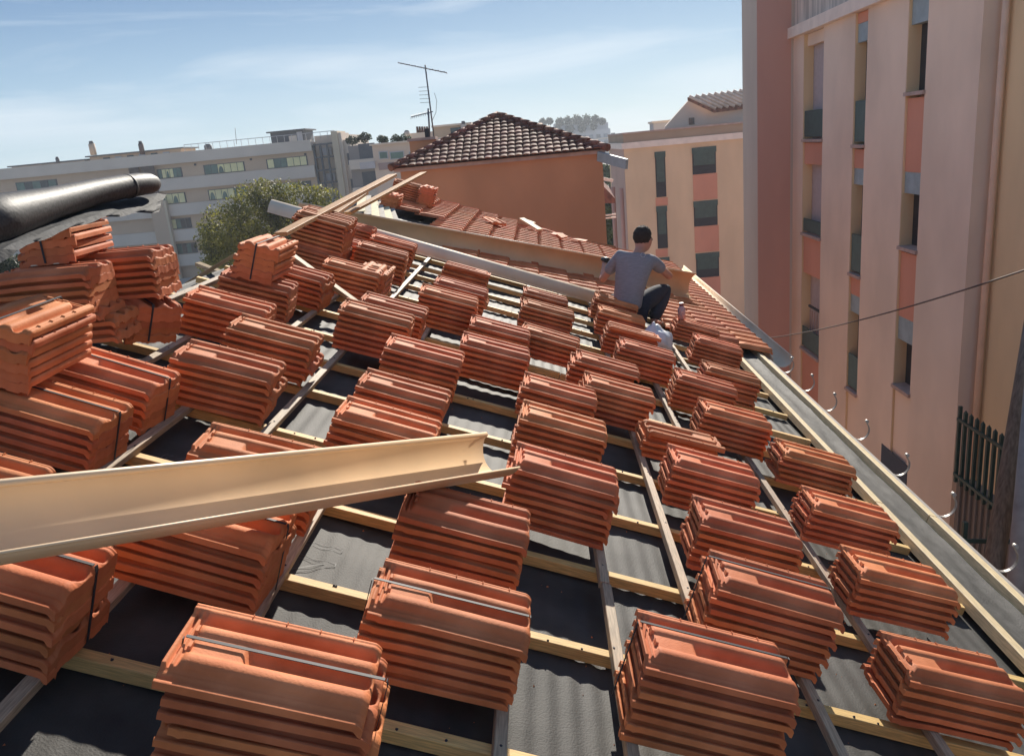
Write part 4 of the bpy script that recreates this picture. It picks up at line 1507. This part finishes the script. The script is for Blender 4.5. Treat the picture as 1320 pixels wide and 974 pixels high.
fb = thing('rooftop_box', 'small pale lift housing left of the gabled attic house', 'roof box', (at(852, 162, 58).x, 58, GZ))
build('box_wall', MB().box((-.5, 0, 0), (1.2, 2, at(852, 158, 58).z - GZ)), FARBL, fb)
build('box_lid', MB().box((-.6, -.1, at(852, 158, 58).z - GZ + .002), (1.3, 2.1, at(852, 158, 58).z - GZ + .12)), FARB, fb)

# ------------------------------------------------------------------ long building on the left
LY = 90.0
lb_ = thing('long_apartment_building', 'long beige apartment block with grey balcony bands across the left background', 'building', (-45, LY + 6, GZ - 6))
LI = Matrix.Translation((45, -LY - 6, -GZ + 6))
xr = at(404, 200, LY).x
GZL = GZ - 6
build('wall', MB().box((-95, LY, GZL), (xr, LY + 12, 1.45)), FARW, lb_, LI)
bands = [(1.40, 2.55), (-1.35, -.10), (-4.12, -2.86), (-6.88, -5.62), (-9.64, -8.38)]
for z0, z1 in bands:
    build('balcony_band', MB().box((-95, LY - .45, z0), (xr + .02, LY - .002, z1)), FARB, lb_, LI)
build('roof_slab', MB().box((-95, LY, 1.452), (xr, LY + 12, 2.3)), FARB, lb_, LI)


def lwin(px0, px1, row, kinds):
    """ribbon window: kinds is a string of panes, y and a reflection painted yellow, g green glass, d dark"""
    z0, z1 = ((-.09, 1.02), (-2.84, -1.62), (-5.60, -4.38), (-8.36, -7.14))[row]
    pym = (223, 256, 289, 318)[row]
    xa, xb = at(px0, pym, LY).x, at(px1, pym, LY).x
    z1 -= .06
    fr = build('window', MB().box((xa - .1, LY - .06, z0 + .04), (xb + .1, LY - .01, z1)), FARD, lb_, LI)
    fr.data.transform(LI)
    fr.matrix_local = Matrix.Identity(4)
    n_ = len(kinds)
    for i, k_ in enumerate(kinds):
        a_ = xa + (xb - xa) * i / n_ + .03
        b_ = xa + (xb - xa) * (i + 1) / n_ - .03
        p_ = build('painted_reflection' if k_ in 'ya' else 'pane', MB().box((a_, LY - .085, z0 + .10), (b_, LY - .062, z1 - .06)), {'y': REFL, 'a': REFL, 'g': PANEG, 'd': PANED}[k_], fr)
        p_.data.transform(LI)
        if k_ == 'a':                     # dark arched gap at the foot of the painted yellow reflection
            pts_ = [((a_ + b_) / 2 + .42 * (b_ - a_) * math.cos(math.pi * j / 8), LY - .10, z0 + .11 + .66 * (z1 - z0) * math.sin(math.pi * j / 8)) for j in range(9)]
            q_ = build('arched_gap', MB().prism(pts_, (0, .012, 0)), PANEG, fr)
            q_.data.transform(LI)


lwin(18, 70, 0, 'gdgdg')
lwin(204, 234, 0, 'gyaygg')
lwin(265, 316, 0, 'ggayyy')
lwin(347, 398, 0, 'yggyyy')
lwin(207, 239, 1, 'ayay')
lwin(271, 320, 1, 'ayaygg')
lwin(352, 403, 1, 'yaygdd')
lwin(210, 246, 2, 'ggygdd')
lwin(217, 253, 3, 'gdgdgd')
for px in (252, 325, 404 - 8):
    a_ = at(px, 214, LY)
    build('vent', MB().box((a_.x - .12, LY - .05, 1.0), (a_.x + .12, LY - .01, 1.22)), FARD, lb_, LI)
# stair strips with brown panels
a_, b_ = at(188, 235, LY).x, at(205, 235, LY).x
build('brown_panel', MB().box((a_, LY - .55, -2.3), (b_, LY - .46, 1.38)), mat('brown_shutters', (.13, .095, .075), .8, .2, 2), lb_, LI)
build('pier', MB().box((a_ + .35, LY - 1.0, GZL), (b_ + .45, LY - .46, -2.32)), FARW, lb_, LI)
build('pier_edge', MB().box((b_ + .46, LY - 1.0, GZL), (b_ + .72, LY - .46, -2.32)), FARC, lb_, LI)
a_ = at(169, 219, LY).x
build('brown_panel', MB().box((a_, LY - .55, .2), (a_ + 1.1, LY - .46, 1.38)), MATS['brown_shutters'], lb_, LI)
for px in (214, 220, 226):
    pass
# right end: dark lattice stair and cream pillar
a_, b_ = at(408, 215, LY).x, at(434, 215, LY).x
build('stair_back', MB().box((a_, LY + .8, GZL), (b_ + .6, LY + 12, 2.9)), FARP, lb_, LI)
for i in range(4):
    x_ = a_ + (b_ - a_) * i / 3
    build('lattice_post', MB().box((x_ - .10, LY - .1, GZL), (x_ + .10, LY + .12, 2.0)), FARD, lb_, LI)
for i in range(10):
    z_ = 1.9 - i * 1.35
    build('lattice_rail', MB().box((a_, LY - .14, z_), (b_, LY + .05, z_ + .16)), FARD, lb_, LI)
for i in range(4):
    z_ = 1.6 - i * 2.7
    build('stair_panel', MB().box((a_ + .5, LY + .3, z_ - .8), (b_ - .4, LY + .5, z_)), FARBL, lb_, LI)
a_, b_ = at(434, 215, LY - .5).x, at(446, 215, LY - .5).x
build('cream_pillar', MB().box((a_, LY - 1, GZL), (b_ - .35, LY + 3, at(436, 169, LY).z)), FARC, lb_, LI)
build('pillar_rib', MB().box((b_ - .34, LY - .8, GZL), (b_, LY + 3, at(440, 171, LY).z)), FARP, lb_, LI)
build('end_wall', MB().box((b_ + .01, LY - .3, GZL), (at(456, 215, LY).x, LY + 10, at(448, 180, LY).z)), FARP, lb_, LI)
for i in range(3):
    z_ = .6 - i * 2.7
    build('end_window', MB().box((b_ + .25, LY - .36, z_ - 1.0), (b_ + .75, LY - .31, z_ + .2)), FARD, lb_, LI)
# things on its roof
def roof_box(name, label, cat, px0, px1, pyb, pyt, m, Y=LY + 3, depth=4):
    xa, xb = at(px0, pyb, Y).x, at(px1, pyb, Y).x
    zt = at((px0 + px1) / 2, pyt, Y).z
    t = thing(name, label, cat, ((xa + xb) / 2, Y, 2.3))
    build('housing', MB().box((-(xb - xa) / 2, 0, 0), ((xb - xa) / 2, depth, zt - 2.3)), m, t)
    build('lid', MB().box((-(xb - xa) / 2 - .35, -.3, zt - 2.3 + .002), ((xb - xa) / 2 + .35, depth + .3, zt - 2.3 + .14)), FARD, t)
    return t, xa, xb, zt


t_, xa, xb, zt = roof_box('rooftop_pavilion', 'dark pavilion with an open end on the roof of the long block', 'pavilion', 350, 393, 183, 169.5, FARD)
w_ = (xb - xa)
build('pale_panel', MB().box((w_ * .05, -.12, .1), (w_ * .28, -.02, zt - 2.3 - .5)), FARB, t_)
build('open_end', MB().box((w_ * .30, -.12, .1), (w_ * .46, -.02, zt - 2.3 - .15)), FARBL, t_)
t_, xa, xb, zt = roof_box('rooftop_shed', 'flat roofed shed on the long block between two chimneys', 'shed', 116, 236, 206, 197, FARW)
w_ = xb - xa
for i in range(6):
    build('window', MB().box((-w_ * .35 + i * w_ * .13, -.1, .3), (-w_ * .35 + i * w_ * .13 + w_ * .07, -.02, zt - 2.3 - .2)), FARBL if i % 2 else PANED, t_)
t_, xa, xb, zt = roof_box('rooftop_shed', 'low flat roofed shed at the far left on the roof of the long block', 'shed', 16, 112, 219, 211, FARP)
w_ = xb - xa
for i in range(5):
    build('window', MB().box((-w_ * .4 + i * w_ * .17, -.1, .15), (-w_ * .4 + i * w_ * .17 + w_ * .1, -.02, zt - 2.3 - .15)), [FARBL, FARD][i % 2], t_)


def chimney(px, pyb, pyt, w, label, Y=LY + 2.4, m=FARW):
    b = at(px, pyb, Y)
    h = at(px, pyt, Y).z - b.z
    t = thing('rooftop_chimney', label, 'chimney', tuple(b))
    build('shaft', MB().tube([(0, 0, 0), (0, 0, h * .8)], w, 10), m, t)
    build('cowl', MB().tube([(0, 0, h * .8), (0, 0, h)], [w * .75, w * .6], 10), FARD, t)


chimney(121, 200, 181.5, .34, 'stout round chimney, left of two on the long block')
chimney(184, 199, 181.5, .28, 'slimmer dark chimney, right of two on the long block', m=mat('dark_clay', (.13, .09, .08), .8, .1))
chimney(269, 194, 185.5, .42, 'short cowl chimney by the roof railing of the long block', m=FARD)
chimney(75, 210, 202, .2, 'tiny pipe on the low shed of the long block', m=FARD)
rl = thing('roof_railing', 'thin glass and steel railing along the roof edge of the long block', 'railing', (at(330, 190, LY).x, LY, 2.55))
RLI = Matrix.Translation((-at(330, 190, LY).x, -LY, -2.55))
xa, xb = at(238, 195, LY).x, at(432, 178, LY).x
build('top_rail', MB().tube([(xa, LY + .1, 3.25), (xb, LY + .1, 3.25)], .035, 6), FARBL, rl, RLI)
for i in range(22):
    x_ = xa + (xb - xa) * i / 21
    build('baluster', MB().tube([(x_, LY + .1, 2.55), (x_, LY + .1, 3.25)], .025, 5), FARBL, rl, RLI)
o = build('roof_mast', MB().tube([at(305, 186, LY + 2), at(303, 165, LY + 2)], .03, 5), ALU)
tag(o, 'thin bare mast on the roof of the long block', 'mast')

# ------------------------------------------------------------------ middle background
gbY = 80.0
gb2 = thing('grey_building', 'grey slab building between the cream pillar and the pale terrace house', 'building', (at(470, 215, gbY).x, gbY, GZ))
GI = Matrix.Translation((-at(470, 215, gbY).x, -gbY, -GZ))
xa, xb = at(452, 215, gbY).x, at(500, 215, gbY).x
zt = at(470, 186.5, gbY).z
build('wall', MB().box((xa, gbY, GZ), (xb, gbY + 9, zt)), mat('grey_slab_wall', (.30, .26, .235), .9, .08, .3), gb2, GI)
for i in range(5):
    z_ = zt - 1.1 - i * 2.6
    build('balcony', MB().box((xa, gbY - .5, z_ - 1.1), (xb, gbY - .002, z_ - .2)), FARB, gb2, GI)
    build('shade_strip', MB().box((xa + 1.0, gbY - .02, z_ - .18), (xa + 2.6, gbY - .001, z_ + 1.2)), FARD, gb2, GI)
teY = 60.0
te = thing('terrace_house', 'pale house with green framed windows left of the orange chimney', 'house', (at(525, 205, teY).x, teY, GZ))
TEI = Matrix.Translation((-at(525, 205, teY).x, -teY, -GZ))
xa, xb = at(482, 208, teY).x, at(572, 200, teY).x
zt = at(510, 185, teY).z
build('wall', MB().box((xa, teY, GZ), (xb, teY + 8, zt)), FARP, te, TEI)
build('roof_edge', MB().box((xa - .15, teY - .2, zt + .002), (xb, teY + 8, zt + .12)), FARB, te, TEI)
for p0_, p1_ in ((488, 500), (502, 521), (527, 533)):
    a_, b_ = at(p0_, 196, teY), at(p1_, 196, teY)
    wz0, wz1 = at((p0_ + p1_) / 2, 205.5, teY).z, at((p0_ + p1_) / 2, 195, teY).z
    w_ = build('window', MB().box((a_.x, teY - .06, wz0), (b_.x, teY - .01, wz1)), FARBL, te, TEI)
    w_.data.transform(TEI)
    w_.matrix_local = Matrix.Identity(4)
    q_ = build('pane', MB().box((a_.x + .07, teY - .08, wz0 + .07), (b_.x - .07, teY - .062, wz1 - .07)), PANEG, w_)
    q_.data.transform(TEI)
build('lilac_band', MB().box((xa + .3, teY - .05, at(505, 218, teY).z), (xb, teY - .002, at(505, 209, teY).z)), mat('lilac_wall', (.36, .27, .25), .9, .06, .5), te, TEI)
build('balcony', MB().box((xa - 1.0, teY - .3, at(480, 217, teY).z), (xa + .1, teY - .05, at(480, 208, teY).z)), FARBL, te, TEI)
puY = 72.0
pu = thing('penthouse_block', 'beige penthouse with one dark window on the skyline behind the antenna', 'building', (at(570, 175, puY).x, puY, GZ))
PUI = Matrix.Translation((-at(570, 175, puY).x, -puY, -GZ))
xa, xb = at(528, 178, puY).x, at(606, 172, puY).x
zt = at(575, 163, puY).z
build('wall', MB().box((at(559, 178, puY).x, puY, GZ), (xb, puY + 8, zt)), mat('penthouse_render', (.48, .37, .27), .9, .06, .4), pu, PUI)
build('roof_edge', MB().box((at(558, 178, puY).x, puY - .2, zt + .002), (xb + .2, puY + 8, zt + .15)), FARB, pu, PUI)
build('lower_wall', MB().box((xa, puY + .1, GZ), (at(559, 178, puY).x - .01, puY + 7, at(540, 171, puY).z)), FARP, pu, PUI)
build('window', MB().box((at(581, 170, puY).x, puY - .05, at(588, 172.5, puY).z), (at(597, 168, puY).x, puY - .01, at(588, 164.5, puY).z)), PANED, pu, PUI)
for i in range(5):
    p_ = at(537 + i * 3.2, 167, puY)
    build('clay_pot', MB().tube([(p_.x, puY + .5, p_.z - .4), (p_.x, puY + .5, p_.z + .25)], [.12, .09], 8), OLDTILE, pu, PUI)
for i, px in enumerate((525, 599, 621)):
    chimney(px, 176 if i != 2 else 166, (168, 156, 153)[i], .25, ['pale chimney left of the penthouse behind the antenna', 'pale chimney at the right corner of the penthouse', 'pale chimney just left of the mossy hip'][i], Y=puY - .5, m=FARP)
# far hillside block with roof gardens
hiY = 420.0
hb = thing('hillside_block', 'big bluish terraced block with roof gardens far behind the tiled hip', 'building', (at(740, 180, hiY).x, hiY, GZ))
HBI = Matrix.Translation((-at(740, 180, hiY).x, -hiY, -GZ))
xm = at(772, 180, hiY).x
prev = None
for i, (pl_, pr_, pt_, dy_) in enumerate(((690, 787, 170, 0), (704, 785, 161, 2), (716, 783, 156, 4))):
    xa, xb = at(pl_, 180, hiY).x, at(pr_, 172, hiY).x
    zt = at((pl_ + pr_) / 2, pt_, hiY).z
    zb = GZ if i == 0 else prev
    build('storey', MB().box((xa, hiY + dy_, zb + (.01 if i else 0)), (xb, hiY + dy_ + 25, zt)), FARBL, hb, HBI)
    prev = zt
z0_ = at(740, 165, hiY).z
for r_ in range(9):
    for c_ in range(11):
        x_ = at(694, 180, hiY).x + c_ * 3.6
        z_ = at(740, 172, hiY).z - 3.2 - r_ * 3.4
        build('window', MB().box((x_, hiY - .3, z_), (x_ + 2.0, hiY - .02, z_ + 1.7)), [FARD, mat('bluish_shade', (.22, .24, .28), .8, .1)][(r_ + c_) % 2], hb, HBI)
    build('balcony_line', MB().box((at(694, 180, hiY).x, hiY - .9, at(740, 172, hiY).z - 3.9 - r_ * 3.4), (at(786, 172, hiY).x, hiY - .31, at(740, 172, hiY).z - 3.25 - r_ * 3.4)), FARP, hb, HBI)
# roof in the narrow gap
gpY = 33.0
gh = thing('gap_roof', 'small lean-to roof glimpsed in the gap right of the orange wall', 'roof', tuple(at(783, 255, gpY)))
GPI = Matrix.Translation(-at(783, 255, gpY))
build('roof_slope', MB().prism([at(776, 238, gpY), at(793, 256, gpY), at(793, 262, gpY), at(776, 262, gpY)], (0, 2.5, .3)), OLDTILE, gh, GPI)
build('white_beam', MB().plank(at(775, 230, gpY), at(790, 233, gpY), .2, .12), WHITE, gh, GPI)
for i in range(2):
    build('white_bar', MB().plank(at(777, 278 + i * 3.5, gpY), at(794, 276 + i * 4, gpY), .08, .06), WHITE, gh, GPI)


# ------------------------------------------------------------------ trees
def leaf_mesh(name, lobes, n, size, m, seed=0):
    rnd = random.Random(seed)
    mb = MB()
    tot = sum(l[3] ** 2 for l in lobes)
    for (cx_, cy_, cz_, r_) in lobes:
        for _ in range(int(n * r_ ** 2 / tot)):
            d_ = Vector((rnd.gauss(0, 1), rnd.gauss(0, 1), rnd.gauss(0, 1))).normalized()
            rr_ = r_ * (.45 + .60 * rnd.random() ** .45) * (1 + .28 * noise.noise(d_ * 2.6 + Vector((cx_, cz_, seed))))
            p_ = Vector((cx_, cy_, cz_)) + d_ * rr_
            if noise.noise(p_ * (1.6 / max(.4, r_)) + Vector((seed, 0, 0))) < -.28:
                continue
            a_ = Vector((rnd.gauss(0, 1), rnd.gauss(0, 1), rnd.gauss(0, 1))).normalized()
            b_ = a_.cross(d_ + Vector((rnd.random(), rnd.random(), rnd.random())) * .8).normalized()
            s_ = size * rnd.uniform(.6, 1.4)
            mb.add([p_ - a_ * s_, p_ + b_ * s_ * .5, p_ + a_ * s_, p_ - b_ * s_ * .5], [(0, 1, 2, 3)])
    me = mb.mesh(name)
    me.materials.append(m)
    return me


def tree(name, base, lobes, n, size, m, label, trunk_r=.18, group=None, seed=1, cat='tree'):
    t = thing(name, label, cat, base, group)
    link('crown', leaf_mesh('crown', lobes, n, size, m, seed), None, t)
    top = Vector(lobes[0][:3])
    tr = MB().tube([(0, 0, 0), (top.x * .3 + .05, top.y * .3, top.z * .45), (top.x * .8, top.y * .8, top.z * .9)], [trunk_r, trunk_r * .8, trunk_r * .45], 9)
    for l in lobes[1:6]:
        e_ = Vector(l[:3])
        tr.tube([(top.x * .35, top.y * .3, top.z * .5), e_ * .75 + Vector((0, 0, .2 * top.z)), e_], [trunk_r * .5, trunk_r * .3, trunk_r * .12], 6)
    build('trunk', tr, BARK, t)
    return t


def lobe_at(px, py, r_px, Y, base, dy=0.0):
    p_ = at(px, py, Y)
    return (p_.x - base[0], dy, p_.z - base[2], r_px * Y / F_PX)


tY = 42.0
tb = (at(345, 300, tY).x, tY, GZ - 3)
lobes = [lobe_at(335, 285, 44, tY, tb), lobe_at(300, 300, 38, tY, tb, -.6), lobe_at(375, 272, 36, tY, tb, .3), lobe_at(412, 266, 26, tY, tb, .5), lobe_at(350, 258, 26, tY, tb, -.3),
         lobe_at(310, 335, 40, tY, tb, -.5), lobe_at(290, 345, 34, tY, tb, .5), lobe_at(282, 312, 24, tY, tb), lobe_at(395, 300, 36, tY, tb, .8), lobe_at(360, 320, 45, tY, tb, .3), lobe_at(425, 285, 22, tY, tb)]
tree('olive_tree', tb, lobes, 42000, .075, LEAF, 'broad olive green tree behind the ridge, in front of the long beige block', .25, seed=3)
tY = 30.0
tb = (at(2, 350, tY).x, tY, GZ)
lobes = [lobe_at(-6, 360, 30, tY, tb), lobe_at(8, 345, 18, tY, tb, .3), lobe_at(-15, 335, 22, tY, tb, -.2), lobe_at(5, 385, 26, tY, tb)]
tree('dark_tree', tb, lobes, 9000, .07, LEAFD, 'dark bushy tree at the left edge behind the tile pile', .16, seed=5)
tY = 62.0
tb = (at(786, 285, tY).x, tY, GZ)
lobes = [lobe_at(786, 300, 20, tY, tb), lobe_at(780, 275, 14, tY, tb), lobe_at(793, 262, 16, tY, tb), lobe_at(784, 322, 20, tY, tb)]
tree('garden_tree', tb, lobes, 7000, .16, LEAFB, 'bright green tree in the gap between orange wall and cream building', .2, seed=8)
gy = 90.0
tb = (at(786, 222, gy).x, gy, GZ)
o = tree('garden_tree', tb, [lobe_at(785, 226, 12, gy, tb), lobe_at(776, 224, 9, gy, tb), lobe_at(796, 225, 9, gy, tb)], 3000, .25, LEAFB, 'yellow green treetop higher up in the same gap', .2, seed=11)
for i, (px, py, r_) in enumerate(((700, 158, 5), (709, 156, 4), (722, 157, 5), (732, 155, 5), (744, 154, 6), (756, 154, 6), (768, 154, 5), (777, 156, 4), (735, 166, 5), (720, 168, 5), (750, 165, 5), (765, 163, 4))):
    b_ = at(px, py + r_, hiY)
    lob = [(0, 0, r_ * .9 * hiY / F_PX, r_ * hiY / F_PX), (r_ * .12, 0, r_ * .7 * hiY / F_PX, r_ * .7 * hiY / F_PX)]
    words = ['leftmost', 'second from left', 'third from left', 'fourth from left', 'fifth from left', 'sixth from left', 'seventh from left', 'rightmost', 'second lower', 'first lower', 'third lower', 'last lower'][i]
    tree('roof_garden_tree', (b_.x, hiY - 1 + (3 if i < 8 else 0), b_.z), lob, 700, .5, LEAFD, words + ' small tree in the roof gardens of the hillside block', .1, 'trees in the roof gardens of the hillside block', seed=20 + i)
for i, (px, py) in enumerate(((455, 181), (471, 177))):
    b_ = at(px, 187, gbY + 1)
    zt = at(px, py, gbY + 1).z - b_.z
    tree('palm_tree', tuple(b_), [(0, 0, zt, .45), (.4, 0, zt, .3), (-.4, 0, zt, .3)], 500, .12, LEAFD, ['small potted palm nearest the cream pillar on the grey building', 'bigger potted palm in the middle of the grey building roof'][i], .06, 'potted palms on the grey building', seed=50 + i, cat='palm')
for i, (px, py, w_) in enumerate(((493, 183, 5), (511, 182, 5), (523, 180, 5))):
    b_ = at(px, 186.5, teY + 1)
    tree('rooftop_shrub', tuple(b_), [(0, 0, .35, .33 + .03 * i), (.25, 0, .3, .25)], 700, .07, LEAFD, ['first', 'second', 'third'][i] + ' dark clipped shrub from the left on the pale terrace house', .04, 'clipped shrubs on the terrace house', seed=60 + i, cat='shrub')

# ------------------------------------------------------------------ haze
hz = build('haze', MB().box((-330, -60, GZ - 8), (330, 480, 40)), None)
hm = bpy.data.materials.new('haze_air')
hm.use_nodes = True
t_ = hm.node_tree
t_.nodes.remove(t_.nodes['Principled BSDF'])
pv = t_.nodes.new('ShaderNodeVolumePrincipled')
pv.inputs['Color'].default_value = (0.85, 0.90, 0.97, 1)
pv.inputs['Density'].default_value = 0.0007
pv.inputs['Anisotropy'].default_value = 0.2
t_.links.new(pv.outputs[0], t_.nodes['Material Output'].inputs['Volume'])
hz.data.materials.append(hm)
hz['kind'] = 'stuff'

# ------------------------------------------------------------------ crumbs of tile and mortar on the membrane
rnd = random.Random(4)
mb = MB()
for cs_, cy_, sp_, n_ in ((.50, 1.66, .05, 26), (.3, 2.4, .5, 40), (1.2, 2.0, .6, 50), (-.3, 2.0, .4, 30), (1.5, 3.4, .5, 40), (.0, 3.9, .5, 40), (2.72, 3.4, 1.6, 0)):
    for _ in range(n_):
        q_ = (cs_ + rnd.gauss(0, sp_), cy_ + rnd.gauss(0, sp_))
        z_ = -.082 + felt_h(*q_)
        r_ = rnd.uniform(.0015, .005)
        p_ = [Vector((q_[0] + r_ * math.cos(a_) * rnd.uniform(.6, 1.3), q_[1] + r_ * math.sin(a_) * rnd.uniform(.6, 1.3), z_)) for a_ in (0, 2.1, 4.2)]
        mb.add(p_ + [Vector((q_[0], q_[1], z_ + r_ * 1.2))], [(0, 1, 3), (1, 2, 3), (2, 0, 3)])
o = build('tile_crumbs', mb, TILE, house, HR)
o['kind'] = 'stuff'
